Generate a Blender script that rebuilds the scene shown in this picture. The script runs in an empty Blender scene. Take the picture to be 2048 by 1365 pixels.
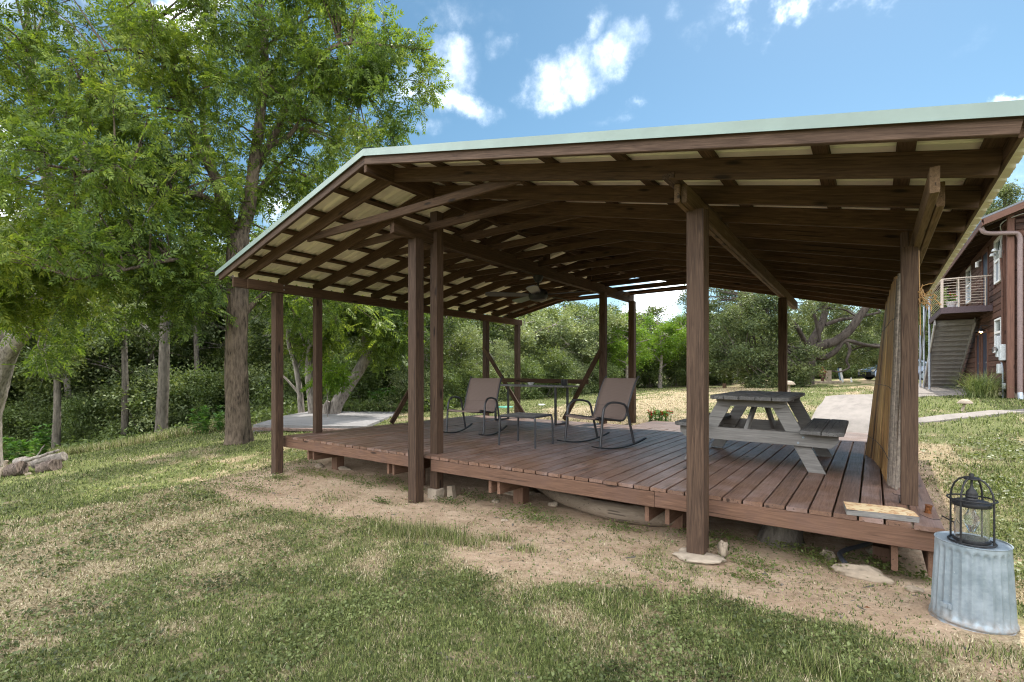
import bpy, math, random
import numpy as np
from mathutils import Vector, Matrix
random.seed(7); rng = np.random.default_rng(7)
PI = math.pi
sc = bpy.context.scene
col = sc.collection

# ---------------------------------------------------------------- camera
F = 996.0; CX = 1024.0; HY = 745.0
YAW = math.atan(724/996)
CAM = Vector((-0.361, -4.301, 1.02))
VW = Vector((-math.sin(YAW), math.cos(YAW), 0)); RT = Vector((math.cos(YAW), math.sin(YAW), 0)); UPV = Vector((0, 0, 1))
cd = bpy.data.cameras.new('camera'); cam = bpy.data.objects.new('camera', cd); col.objects.link(cam)
cd.sensor_width = 36; cd.lens = 36*F/2048; cd.shift_y = (HY-682.5)/2048; cd.clip_end = 3000; cd.clip_start = 0.05
cam.location = CAM; cam.rotation_euler = (PI/2, 0, YAW)
sc.camera = cam
def at(px, py, d):
    """world point whose bearing was measured in the photograph, d metres away along the view axis"""
    px, py, d = float(px), float(py), float(d)
    return CAM + d*(VW + (px-CX)/F*RT + (HY-py)/F*UPV)

# ---------------------------------------------------------------- light, sky, exposure
SUN_EL = math.radians(53); SUN_AZ = math.radians(2)      # azimuth from +Y towards +X
sdir = Vector((math.sin(SUN_AZ)*math.cos(SUN_EL), math.cos(SUN_AZ)*math.cos(SUN_EL), math.sin(SUN_EL)))
sl = bpy.data.lights.new('sun', 'SUN'); sl.energy = 2.0; sl.angle = math.radians(0.6); sl.color = (1.0, 0.95, 0.86)
so = bpy.data.objects.new('sun', sl); col.objects.link(so); so.rotation_euler = (-sdir).to_track_quat('-Z', 'Y').to_euler()
so.location = (0, 0, 30)
sc.view_settings.view_transform = 'Standard'; sc.view_settings.look = 'None'
sc.view_settings.exposure = 1.76; sc.view_settings.gamma = 1.0
try: sc.view_settings.use_curve_mapping = False
except Exception: pass
sc.render.engine = 'CYCLES'
sc.cycles.max_bounces = 8; sc.cycles.diffuse_bounces = 5; sc.cycles.transmission_bounces = 6; sc.cycles.transparent_max_bounces = 8
sc.cycles.caustics_reflective = False; sc.cycles.caustics_refractive = False
sc.cycles.sample_clamp_indirect = 6
sc.cycles.use_denoising = True; sc.cycles.denoiser = 'OPENIMAGEDENOISE'; sc.cycles.denoising_input_passes = 'RGB_ALBEDO_NORMAL'; sc.cycles.denoising_prefilter = 'NONE'
sc.render.filter_size = 1.15; sc.cycles.filter_width = 1.15

class NT:
    def __init__(s, tree): s.t = tree; s.t.nodes.clear()
    def n(s, typ, **k):
        nd = s.t.nodes.new(typ)
        for a, v in k.items():
            if a.startswith('_'): continue
            setattr(nd, a, v)
        return nd
    def l(s, a, b): s.t.links.new(a, b)
    def val(s, sock, v):
        if hasattr(v, 'links'): s.l(v, sock)
        else: sock.default_value = v
    def math(s, op, a, b=0.0, c=None, clamp=False):
        m = s.n('ShaderNodeMath', operation=op); m.use_clamp = clamp
        s.val(m.inputs[0], a); s.val(m.inputs[1], b)
        if c is not None: s.val(m.inputs[2], c)
        return m.outputs[0]
    def mix(s, f, a, b, bt='MIX'):
        m = s.n('ShaderNodeMix', data_type='RGBA', blend_type=bt); s.val(m.inputs[0], f)
        for i, v in ((6, a), (7, b)):
            if hasattr(v, 'links'): s.l(v, m.inputs[i])
            else: m.inputs[i].default_value = (*v, 1) if len(v) == 3 else v
        return m.outputs[2]
    def noise(s, vec, scale, detail=4, rough=.5, dist=0.0):
        m = s.n('ShaderNodeTexNoise'); 
        if vec is not None: s.l(vec, m.inputs['Vector'])
        m.inputs['Scale'].default_value = scale; m.inputs['Detail'].default_value = detail
        m.inputs['Roughness'].default_value = rough; m.inputs['Distortion'].default_value = dist
        return m.outputs['Fac']
    def ramp(s, f, stops):
        r = s.n('ShaderNodeValToRGB'); s.val(r.inputs[0], f)
        e = r.color_ramp.elements
        while len(e) < len(stops): e.new(0.5)
        for x, (p, c) in zip(e, stops): x.position = p; x.color = (*c, 1) if len(c) == 3 else c
        return r.outputs[0]
    def mapr(s, f, a, b, c=0., d=1., smooth=True):
        m = s.n('ShaderNodeMapRange'); s.val(m.inputs[0], f)
        m.inputs[1].default_value = a; m.inputs[2].default_value = b; m.inputs[3].default_value = c; m.inputs[4].default_value = d
        if smooth: m.interpolation_type = 'SMOOTHSTEP'
        return m.outputs[0]

w = bpy.data.worlds.new('World'); sc.world = w; w.use_nodes = True
T = NT(w.node_tree)
sky = T.n('ShaderNodeTexSky', sky_type='NISHITA'); sky.sun_disc = False
sky.sun_elevation = SUN_EL; sky.sun_rotation = SUN_AZ; sky.altitude = 200; sky.air_density = 1.0; sky.dust_density = 0.2; sky.ozone_density = 1.0
tc = T.n('ShaderNodeTexCoord'); gen = tc.outputs['Generated']
# clouds: a handful of masses, each a noisy patch round its own bearing in the sky, plus dense bright cover added out of view to fill the shade
def dirv(px, py): return (VW + (px-CX)/F*RT + (HY-py)/F*UPV).normalized()
nz = T.n('ShaderNodeTexNoise'); T.l(gen, nz.inputs['Vector']); nz.inputs['Scale'].default_value = 9; nz.inputs['Detail'].default_value = 8; nz.inputs['Roughness'].default_value = .62
warp = T.n('ShaderNodeVectorMath', operation='SUBTRACT'); T.l(nz.outputs['Color'], warp.inputs[0]); warp.inputs[1].default_value = (.5, .5, .5)
wsc = T.n('ShaderNodeVectorMath', operation='SCALE'); T.l(warp.outputs[0], wsc.inputs[0]); wsc.inputs['Scale'].default_value = .11
dwp = T.n('ShaderNodeVectorMath', operation='ADD'); T.l(gen, dwp.inputs[0]); T.l(wsc.outputs[0], dwp.inputs[1])
def patch(px, py, rx, ry, ang, strength):
    d = dirv(px, py); a = (UPV.cross(d)).normalized(); b = d.cross(a).normalized()   # a points left, b up
    ca, sa = math.cos(ang), math.sin(ang)
    u = (-a)*ca + b*sa; v = (-a)*(-sa) + b*ca
    acc = None
    for ax, r in ((u, rx/F), (v, ry/F)):
        dp = T.n('ShaderNodeVectorMath', operation='DOT_PRODUCT'); T.l(dwp.outputs[0], dp.inputs[0]); dp.inputs[1].default_value = ax
        q = T.math('DIVIDE', dp.outputs['Value'], r); q = T.math('MULTIPLY', q, q)
        acc = q if acc is None else T.math('ADD', acc, q)
    fw = T.n('ShaderNodeVectorMath', operation='DOT_PRODUCT'); T.l(gen, fw.inputs[0]); fw.inputs[1].default_value = d
    m = T.math('SUBTRACT', 1.0, acc, clamp=True)
    m = T.math('MULTIPLY', m, T.math('GREATER_THAN', fw.outputs['Value'], 0.2))
    return T.math('MULTIPLY', m, strength)
masses = [(1090,175,62,60,.2,1.0),(1160,145,80,55,.45,1.0),(1235,110,75,50,.6,1.0),(1265,60,38,45,.9,.75),(1200,55,30,45,0,.7),(1385,85,45,40,.7,.5),(1345,30,30,25,0,.5),(1440,30,60,35,.3,.42),
          (900,130,70,70,0,.85),(905,200,130,38,-.12,1.0),(1000,100,45,30,0,.55),(840,180,90,60,0,.7),(900,20,140,35,-.15,.45),(830,250,120,26,-.1,.5),(1230,245,70,16,0,.45),
          (560,420,110,60,0,.9),(480,500,160,60,0,.9),(250,540,200,70,0,.9),(650,330,90,60,0,.6),(30,20,100,60,0,.8),(1950,100,50,30,.3,.35),(2010,215,60,14,0,1.0),(2040,330,40,60,0,.5),(250,40,160,40,0,.5)]
tot = None
for m_ in masses:
    p = patch(*m_); tot = p if tot is None else T.math('MAXIMUM', tot, p)
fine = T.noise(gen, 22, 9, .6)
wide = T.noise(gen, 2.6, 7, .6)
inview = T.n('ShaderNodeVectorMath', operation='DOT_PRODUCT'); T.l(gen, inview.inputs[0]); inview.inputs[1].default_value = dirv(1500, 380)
scatter = T.mapr(T.math('SUBTRACT', wide, T.mapr(inview.outputs['Value'], .12, .55, 0, .17)), .40, .52, 0, 1.0)  # cloud cover added over the unseen dome as fill light, thinned within the view
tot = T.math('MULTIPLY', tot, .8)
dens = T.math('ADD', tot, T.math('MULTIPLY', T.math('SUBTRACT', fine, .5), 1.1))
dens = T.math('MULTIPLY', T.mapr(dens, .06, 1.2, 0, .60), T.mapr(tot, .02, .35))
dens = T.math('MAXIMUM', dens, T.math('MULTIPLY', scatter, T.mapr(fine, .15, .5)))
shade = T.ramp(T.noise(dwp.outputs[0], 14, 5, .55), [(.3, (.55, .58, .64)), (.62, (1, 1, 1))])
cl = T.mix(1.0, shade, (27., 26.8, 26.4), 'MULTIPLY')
hsv = T.n('ShaderNodeHueSaturation'); T.l(sky.outputs[0], hsv.inputs['Color']); hsv.inputs['Saturation'].default_value = 1.1; hsv.inputs['Value'].default_value = .58; hsv.inputs['Hue'].default_value = .482
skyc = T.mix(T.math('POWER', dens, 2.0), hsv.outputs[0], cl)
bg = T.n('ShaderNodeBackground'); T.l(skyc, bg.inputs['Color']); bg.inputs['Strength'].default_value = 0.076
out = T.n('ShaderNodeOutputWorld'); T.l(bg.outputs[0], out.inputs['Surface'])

# ---------------------------------------------------------------- materials
def mat(name, rough=.7, spec=.3, metallic=0.0):
    m = bpy.data.materials.new(name); m.use_nodes = True
    t = NT(m.node_tree); o = t.n('ShaderNodeOutputMaterial'); b = t.n('ShaderNodeBsdfPrincipled'); t.l(b.outputs[0], o.inputs[0])
    b.inputs['Roughness'].default_value = rough; b.inputs['Specular IOR Level'].default_value = spec; b.inputs['Metallic'].default_value = metallic
    return m, t, b
def bump(t, b, h, strength=.4, dist=.01):
    n = t.n('ShaderNodeBump'); t.l(h, n.inputs['Height']); n.inputs['Strength'].default_value = strength; n.inputs['Distance'].default_value = dist
    t.l(n.outputs[0], b.inputs['Normal'])
def wood(name, light, dark, rough=.7, grain=1.0, var=.35, weather=None, knots=True, bdist=.004, coat=0.0):
    """sawn wood, grain along the piece's own X axis"""
    m, t, b = mat(name, rough)
    tcn = t.n('ShaderNodeTexCoord'); oi = t.n('ShaderNodeObjectInfo')
    off = t.n('ShaderNodeVectorMath', operation='ADD'); t.l(tcn.outputs['Object'], off.inputs[0])
    cx = t.n('ShaderNodeCombineXYZ'); r50 = t.math('MULTIPLY', oi.outputs['Random'], 57.0); t.l(r50, cx.inputs[0]); t.l(r50, cx.inputs[2]); t.l(cx.outputs[0], off.inputs[1])
    mp = t.n('ShaderNodeMapping'); t.l(off.outputs[0], mp.inputs['Vector']); mp.inputs['Scale'].default_value = (1.1*grain, 17*grain, 17*grain)
    g1 = t.noise(mp.outputs[0], 2.2, 6, .62, 1.6)
    mp2 = t.n('ShaderNodeMapping'); t.l(off.outputs[0], mp2.inputs['Vector']); mp2.inputs['Scale'].default_value = (3*grain, 90*grain, 90*grain)
    g2 = t.noise(mp2.outputs[0], 2.0, 3, .5)
    g = t.math('ADD', t.math('MULTIPLY', g1, .7), t.math('MULTIPLY', g2, .3))
    c = t.ramp(g, [(.3, dark), (.52, tuple((a+b_)/2 for a, b_ in zip(light, dark))), (.7, light)])
    big = t.noise(off.outputs[0], 1.3, 3, .5)
    c = t.mix(t.mapr(big, .4, .7, 0, .45), c, tuple(x*.62 for x in light))
    if weather:
        wn = t.noise(off.outputs[0], 2.4, 6, .65)
        c = t.mix(t.mapr(wn, .45, .68, 0, .65), c, weather)
    mp3 = t.n('ShaderNodeMapping'); t.l(off.outputs[0], mp3.inputs['Vector']); mp3.inputs['Scale'].default_value = (.55, 34, 34)
    ck_ = t.mapr(t.noise(mp3.outputs[0], 1.5, 2, .5, .3), .64, .70, 0, .75); c = t.mix(ck_, c, tuple(x*.3 for x in dark))
    hs = t.n('ShaderNodeHueSaturation'); t.l(c, hs.inputs['Color'])
    t.l(t.math('ADD', 1-var/2, t.math('MULTIPLY', oi.outputs['Random'], var)), hs.inputs['Value'])
    c = hs.outputs[0]
    if knots:
        mk = t.n('ShaderNodeMapping'); t.l(off.outputs[0], mk.inputs['Vector']); mk.inputs['Scale'].default_value = (1.5, 6, 6)
        v = t.n('ShaderNodeTexVoronoi'); t.l(mk.outputs[0], v.inputs['Vector']); v.inputs['Scale'].default_value = 1.3
        c = t.mix(t.mapr(v.outputs['Distance'], .07, .17, .85, 0), c, tuple(x*.25 for x in dark))
    t.l(c, b.inputs['Base Color'])
    t.l(t.mapr(g, .3, .7, rough+.12, rough-.1, False), b.inputs['Roughness'])
    if coat: b.inputs['Coat Weight'].default_value = coat; b.inputs['Coat Roughness'].default_value = .35
    bump(t, b, g, .7, bdist)
    return m
M = {}
M['post'] = wood('stained_post_wood', (.122, .074, .048), (.022, .012, .008), .72)
M['frame'] = wood('stained_frame_wood', (.112, .064, .034), (.024, .013, .008), .8)
M['beam'] = wood('golden_brown_beam_wood', (.175, .108, .056), (.055, .032, .016), .75)
M['deck'] = wood('red_stained_deck_wood', (.235, .136, .092), (.09, .047, .032), .47, weather=(.265, .195, .18), var=.4, coat=.2)
M['fascia'] = wood('red_brown_fascia_wood', (.215, .12, .077), (.07, .037, .025), .7, weather=(.12, .07, .055), var=.2)
M['stub'] = wood('tan_cut_lumber', (.20, .115, .075), (.11, .06, .04), .8)
M['grey_wood'] = wood('weathered_grey_wood', (.28, .268, .255), (.13, .125, .118), .8, var=.2, knots=False)
M['grey_top'] = wood('dark_weathered_grey_wood', (.185, .18, .175), (.075, .072, .07), .85, var=.25, knots=False)
M['siding'] = wood('dark_brown_log_siding', (.13, .062, .042), (.045, .022, .017), .75, grain=.5, var=.6, weather=(.075, .045, .035))
M['trimwood'] = wood('brown_trim_wood', (.17, .085, .06), (.09, .045, .033), .7, grain=.6)
def plain(name, c, rough=.6, spec=.3, metallic=0., nscale=30, namp=.15, bstr=.0, bdist=.003):
    m, t, b = mat(name, rough, spec, metallic)
    tcn = t.n('ShaderNodeTexCoord'); n = t.noise(tcn.outputs['Object'], nscale, 5, .6)
    t.l(t.mix(t.mapr(n, .3, .7, 0, 1), tuple(x*(1-namp) for x in c), tuple(min(1, x*(1+namp)) for x in c)), b.inputs['Base Color'])
    if bstr: bump(t, b, n, bstr, bdist)
    return m
M['green_metal'] = plain('sage_green_painted_metal', (.195, .26, .235), .42, .5, 0, 1.6, .12)
M['cream_metal'] = plain('cream_painted_roof_metal', (.82, .78, .66), .5, .4, 0, 3, .08)
M['black_metal'] = plain('matt_black_metal', (.014, .014, .016), .5, .4)
M['bronze'] = plain('bronze_grey_powder_coat', (.055, .056, .062), .38, .5, .4)
M['white'] = plain('white_paint', (.75, .75, .74), .5)
M['grey_plastic'] = plain('pale_grey_plastic', (.55, .58, .60), .5)
M['pipe_grey'] = plain('grey_painted_steel_pipe', (.36, .40, .46), .4, .5, .3)
M['gutter'] = plain('mauve_brown_downspout', (.20, .145, .14), .45, .4)
M['door_blue'] = plain('dark_navy_door_paint', (.030, .036, .060), .45)
M['rail_tan'] = plain('tan_metal_railing', (.50, .42, .36), .5)
M['porch_beam'] = plain('purple_brown_beam_paint', (.085, .06, .068), .6)
M['dark_roof'] = plain('dark_metal_roofing', (.10, .11, .13), .4, .5)
M['stair'] = plain('grey_painted_stair_wood', (.36, .345, .33), .7, .2, 0, 8, .12)
M['planter'] = plain('white_ceramic_pot', (.62, .60, .64), .4, .5)
M['red_flower'] = plain('red_flower_petals', (.55, .03, .02), .6)
M['black_rubber'] = plain('black_rubber', (.012, .012, .013), .8)
M['hose'] = plain('grey_black_drain_hose', (.05, .055, .07), .45, .5)
M['rust'] = plain('rusty_tin', (.16, .06, .02), .6, .4, .5, 60, .5)
M['car'] = plain('grey_blue_car_paint', (.16, .20, .27), .25, .6, .5, 3, .03)
M['septic'] = plain('green_plastic_lid', (.10, .33, .24), .5)
M['brick'] = plain('dull_pink_brick', (.20, .14, .12), .85, .2, 0, 30, .3)
m, t, b = mat('clear_glass', .0, .6); b.inputs['Transmission Weight'].default_value = .95; b.inputs['IOR'].default_value = 1.42; b.inputs['Base Color'].default_value = (.93, .95, .94, 1); M['glass'] = m
m, t, b = mat('dark_window_glass', .08, .6); b.inputs['Base Color'].default_value = (.05, .075, .07, 1); M['pane'] = m
m, t, b = mat('window_screen_glass', .35, .4); b.inputs['Base Color'].default_value = (.20, .22, .26, 1); M['screen'] = m
# galvanised steel with spangle
m, t, b = mat('galvanised_steel', .5, .5, .35)
tcn = t.n('ShaderNodeTexCoord'); v = t.n('ShaderNodeTexVoronoi'); t.l(tcn.outputs['Object'], v.inputs['Vector']); v.inputs['Scale'].default_value = 60
n = t.noise(tcn.outputs['Object'], 9, 6, .65)
c = t.mix(t.mapr(n, .35, .7), (.20, .25, .29), (.31, .36, .405)); c = t.mix(t.math('MULTIPLY', v.outputs['Color'], .22), c, (.42, .47, .52))
sp = t.noise(tcn.outputs['Object'], 120, 2, .5); c = t.mix(t.mapr(sp, .74, .78, 0, .6), c, (.8, .82, .83))
sx_ = t.n('ShaderNodeSeparateXYZ'); t.l(tcn.outputs['Object'], sx_.inputs[0]); dn = t.noise(tcn.outputs['Object'], 24, 5, .65)
dirt = t.math('MULTIPLY', t.mapr(sx_.outputs[2], .0, .11, 1, 0), t.mapr(dn, .35, .6, 0, .8)); c = t.mix(dirt, c, (.23, .17, .12)); c = t.mix(t.mapr(t.noise(tcn.outputs['Object'], 5, 6, .7), .60, .74, 0, .35), c, (.16, .17, .18))
t.l(c, b.inputs['Base Color']); t.l(t.mapr(n, .3, .7, .34, .55), b.inputs['Roughness']); bump(t, b, n, .2, .002); M['galv'] = m
# sling fabric: fine woven check
m, t, b = mat('brown_woven_sling', .75, .25)
tcn = t.n('ShaderNodeTexCoord'); ck = t.n('ShaderNodeTexWave', wave_type='BANDS', bands_direction='Z'); t.l(tcn.outputs['Object'], ck.inputs['Vector']); ck.inputs['Scale'].default_value = 28
ck2 = t.n('ShaderNodeTexWave', wave_type='BANDS', bands_direction='X'); t.l(tcn.outputs['Object'], ck2.inputs['Vector']); ck2.inputs['Scale'].default_value = 20
f = t.math('ADD', t.math('MULTIPLY', ck.outputs['Fac'], .5), t.math('MULTIPLY', ck2.outputs['Fac'], .5))
t.l(t.ramp(f, [(.15, (.115, .082, .072)), (.8, (.25, .19, .165))]), b.inputs['Base Color']); bump(t, b, f, .3, .002); M['sling'] = m
# concrete
def concrete(name, c, streak=(4, .6, 1)):
    m, t, b = mat(name, .9, .2)
    tcn = t.n('ShaderNodeTexCoord'); mp = t.n('ShaderNodeMapping'); t.l(tcn.outputs['Object'], mp.inputs['Vector']); mp.inputs['Scale'].default_value = streak
    n1 = t.noise(mp.outputs[0], 1.2, 6, .6); n2 = t.noise(tcn.outputs['Object'], 26, 6, .7); n3 = t.noise(tcn.outputs['Object'], .7, 3, .5)
    f = t.math('ADD', t.math('MULTIPLY', n1, .45), t.math('ADD', t.math('MULTIPLY', n2, .3), t.math('MULTIPLY', n3, .25)))
    t.l(t.ramp(f, [(.33, tuple(x*.6 for x in c)), (.5, c), (.68, tuple(min(.8, x*1.25) for x in c))]), b.inputs['Base Color']); bump(t, b, n2, .5, .004)
    return m
M['concrete'] = concrete('weathered_concrete', (.235, .21, .19))
M['slab'] = concrete('grey_slab_concrete', (.25, .24, .24))
M['pale_conc'] = concrete('rough_pale_concrete', (.36, .30, .235), (6, 6, 6))
M['stone'] = concrete('pale_limestone', (.30, .245, .185), (7, 7, 12))
# bark
def bark(name, light, dark, sc_=1.0, depth=.03):
    m, t, b = mat(name, .95, .15)
    tcn = t.n('ShaderNodeTexCoord'); mp = t.n('ShaderNodeMapping'); t.l(tcn.outputs['Object'], mp.inputs['Vector']); mp.inputs['Scale'].default_value = (9*sc_, 9*sc_, 2.2*sc_)
    v = t.n('ShaderNodeTexVoronoi', feature='F1'); t.l(mp.outputs[0], v.inputs['Vector']); v.inputs['Scale'].default_value = 1.6
    wv = t.noise(mp.outputs[0], 2.2, 7, .7, .8)
    f = t.math('ADD', t.math('MULTIPLY', wv, .75), t.math('MULTIPLY', v.outputs['Distance'], .3))
    n2 = t.noise(tcn.outputs['Object'], 1.6, 3)
    c = t.ramp(f, [(.34, dark), (.5, tuple((x+y)/2 for x, y in zip(dark, light))), (.72, light)])
    c = t.mix(t.mapr(n2, .45, .7, 0, .4), c, tuple(x*1.3 for x in light))
    t.l(c, b.inputs['Base Color']); bump(t, b, f, 1.0, depth)
    return m
M['bark'] = bark('pecan_bark', (.20, .155, .115), (.022, .017, .014), 1.5, .05)
M['bark_grey'] = bark('pale_grey_bark', (.36, .32, .285), (.08, .068, .06), 1.3)
M['bark_wood'] = bark('shaded_wood_bark', (.17, .15, .125), (.05, .043, .037), 1.0)
M['bark_dark'] = bark('dark_oak_bark', (.105, .088, .075), (.028, .023, .02), .5, .05)
M['bark_log'] = bark('rotting_log_bark', (.30, .235, .20), (.03, .022, .019), 2.0, .06)
M['bare_log'] = wood('smooth_bare_log_wood', (.34, .27, .20), (.18, .135, .10), .75, grain=.6, knots=False)
# leaves
def leafm(name, cols, trans=.45, nscale=.55):
    m = bpy.data.materials.new(name); m.use_nodes = True; t = NT(m.node_tree)
    o = t.n('ShaderNodeOutputMaterial'); g = t.n('ShaderNodeNewGeometry'); tcn = t.n('ShaderNodeTexCoord')
    n = t.noise(tcn.outputs['Object'], nscale, 4, .6)
    f = t.math('ADD', t.math('MULTIPLY', g.outputs['Random Per Island'], .5), t.math('MULTIPLY', t.mapr(n, .3, .7), .5))
    c = t.ramp(f, [(i/(len(cols)-1)*.8+.1, cc) for i, cc in enumerate(cols)])
    d = t.n('ShaderNodeBsdfPrincipled'); t.l(c, d.inputs['Base Color']); d.inputs['Roughness'].default_value = .5; d.inputs['Specular IOR Level'].default_value = .35
    tr = t.n('ShaderNodeBsdfTranslucent'); tcol = t.mix(1.0, c, (1.35, 1.35, .6), 'MULTIPLY'); t.l(tcol, tr.inputs['Color'])
    mx = t.n('ShaderNodeMixShader'); mx.inputs[0].default_value = trans; t.l(d.outputs[0], mx.inputs[1]); t.l(tr.outputs[0], mx.inputs[2]); t.l(mx.outputs[0], o.inputs[0])
    return m
M['leaf_pecan'] = leafm('pecan_leaf', [(.065, .11, .03), (.11, .17, .036), (.18, .25, .045), (.31, .36, .07)], .5, .5)
M['leaf_wood'] = leafm('woodland_leaf', [(.05, .075, .028), (.085, .12, .038), (.135, .17, .05), (.20, .22, .07)], .35, .35)
M['leaf_pale'] = leafm('pale_vine_leaf', [(.07, .10, .045), (.13, .17, .075), (.22, .26, .12), (.30, .33, .17)], .3, .5)
M['leaf_oak'] = leafm('live_oak_leaf', [(.05, .075, .032), (.085, .115, .045), (.135, .165, .065), (.18, .20, .09)], .3, .5)
M['leaf_bright'] = leafm('bright_sapling_leaf', [(.08, .16, .02), (.14, .24, .03), (.22, .31, .04)], .5, 1.5)
M['leaf_weed'] = leafm('broad_weed_leaf', [(.05, .12, .03), (.09, .19, .04), (.15, .26, .06)], .4, 2)
M['leaf_clover'] = leafm('clover_leaf', [(.045, .055, .022), (.105, .135, .045), (.24, .28, .11)], .3, 3)
M['sling_seam'] = plain('dark_sling_seam', (.07, .05, .045), .8)
M['leaf_deep'] = leafm('dark_understorey_leaf', [(.065, .095, .034), (.11, .155, .05), (.18, .23, .08)], .3, .8)

# ---------------------------------------------------------------- mesh helpers
WL = {}                                    # world position of every parent (none of the world-built parents is rotated)
def link(o, parent=None, loc=None):
    col.objects.link(o)
    L = Vector(loc) if loc is not None else Vector((0, 0, 0))
    WL[o.name] = L
    if parent is not None:
        o.parent = parent; L = L - WL[parent.name]
    o.location = L
    return o
def thing(name, label, cat, loc=(0, 0, 0), group=None, rz=0.0):
    o = bpy.data.objects.new(name, None); o.empty_display_size = .1; link(o, None, loc); o.rotation_euler[2] = rz
    o['label'] = label; o['category'] = cat
    if group: o['group'] = group
    return o
def tag(o, label=None, cat=None, group=None, kind=None):
    for k, v in (('label', label), ('category', cat), ('group', group), ('kind', kind)):
        if v: o[k] = v
    return o
class MB:
    def __init__(s): s.v = []; s.f = []; s.mi = []
    def add(s, vs, fs, mi=0):
        n = len(s.v); s.v.extend([tuple(p) for p in vs]); s.f.extend([tuple(i+n for i in f) for f in fs]); s.mi.extend([mi]*len(fs)); return s
    def box(s, a, b, mi=0, M_=None):
        x0, y0, z0 = a; x1, y1, z1 = b
        vs = [Vector(p) for p in ((x0,y0,z0),(x1,y0,z0),(x1,y1,z0),(x0,y1,z0),(x0,y0,z1),(x1,y0,z1),(x1,y1,z1),(x0,y1,z1))]
        if M_ is not None: vs = [M_ @ p for p in vs]
        return s.add(vs, [(0,3,2,1),(4,5,6,7),(0,1,5,4),(1,2,6,5),(2,3,7,6),(3,0,4,7)], mi)
    def tube(s, pts, r, n=8, cap=True, mi=0, jit=0.0, twist=0.0):
        pts = [Vector(p) for p in pts]; rs = r if hasattr(r, '__len__') else [r]*len(pts)
        ref = Vector((.31, .17, 1)).normalized(); rings = []; k = len(pts); vs = []
        t0 = (pts[1]-pts[0]).normalized(); a = t0.cross(ref)
        if a.length < .05: a = t0.cross(Vector((1, 0, 0)))
        a.normalize()
        for i, p in enumerate(pts):
            t = (pts[min(i+1, k-1)]-pts[max(i-1, 0)]).normalized()
            a = (a - t*a.dot(t)).normalized(); b = t.cross(a)
            for j in range(n):
                th = 2*PI*j/n + twist*i; rr = rs[i]*(1+(random.uniform(-jit, jit) if jit else 0))
                vs.append(p + a*(math.cos(th)*rr) + b*(math.sin(th)*rr))
        fs = [(i*n+j, i*n+(j+1) % n, (i+1)*n+(j+1) % n, (i+1)*n+j) for i in range(k-1) for j in range(n)]
        if cap: fs += [tuple(range(n-1, -1, -1)), tuple((k-1)*n+j for j in range(n))]
        return s.add(vs, fs, mi)
    def bark_tube(s, pts, rs, n=96, amp=.035, seed=0, flare=.0):
        from mathutils import noise as mn
        pts = [Vector(p) for p in pts]; k = len(pts); vs = []; a = None; acc = 0
        for i, p in enumerate(pts):
            t = (pts[min(i+1, k-1)]-pts[max(i-1, 0)]).normalized()
            if a is None: a = t.cross(Vector((.31, .95, .1))).normalized()
            a = (a-t*a.dot(t)).normalized(); b = t.cross(a); acc += (p-pts[max(i-1, 0)]).length
            for j in range(n):
                th = 2*PI*j/n; R0 = rs[i]; c, s_ = math.cos(th), math.sin(th)
                q = Vector((c*R0*9+seed, s_*R0*9, acc*2.3)); r1 = 1-abs(mn.noise(q))*2.2; q2 = Vector((c*R0*26, s_*R0*26+seed, acc*9)); r2 = mn.noise(q2)
                q3 = Vector((c*1.2, s_*1.2, acc*.5+seed)); r3 = mn.noise(q3)
                f = math.exp(-acc*3.2)*flare*(1+.55*math.cos(5*th+seed))
                rr = R0*(1+.10*r3+f)+amp*(r1*.7+r2*.35)*min(1, R0/.2)
                vs.append(p+a*(c*rr)+b*(s_*rr))
        fs = [(i*n+j, i*n+(j+1) % n, (i+1)*n+(j+1) % n, (i+1)*n+j) for i in range(k-1) for j in range(n)]
        return s.add(vs, fs)
    def lathe(s, prof, n=24, c=(0, 0, 0), mi=0, sq=None):
        vs = [(c[0]+r*math.cos(2*PI*j/n), c[1]+r*math.sin(2*PI*j/n), c[2]+z) for r, z in prof for j in range(n)]
        fs = [(i*n+j, i*n+(j+1) % n, (i+1)*n+(j+1) % n, (i+1)*n+j) for i in range(len(prof)-1) for j in range(n)]
        return s.add(vs, fs, mi)
    def prism(s, poly, axis, a, b, mi=0):
        """poly: 2-D outline; axis: 'x','y','z' extruded from a to b"""
        def P(u, v, w_): return {'x': (w_, u, v), 'y': (u, w_, v), 'z': (u, v, w_)}[axis]
        n = len(poly); vs = [P(u, v, a) for u, v in poly]+[P(u, v, b) for u, v in poly]
        fs = [tuple(range(n)), tuple(range(2*n-1, n-1, -1))]+[(j, n+j, n+(j+1) % n, (j+1) % n) for j in range(n)]
        return s.add(vs, fs, mi)
    def mesh(s, name, mats, smooth=False):
        me = bpy.data.meshes.new(name); me.from_pydata([tuple(p) for p in s.v], [], s.f); me.update()
        for m_ in (mats if isinstance(mats, (list, tuple)) else [mats]): me.materials.append(m_)
        if any(s.mi): me.polygons.foreach_set('material_index', s.mi)
        if smooth:
            me.polygons.foreach_set('use_smooth', [True]*len(me.polygons))
            try: me.set_sharp_from_angle(angle=math.radians(42))
            except Exception: pass
        return me
    def fix(s):
        return s
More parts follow.
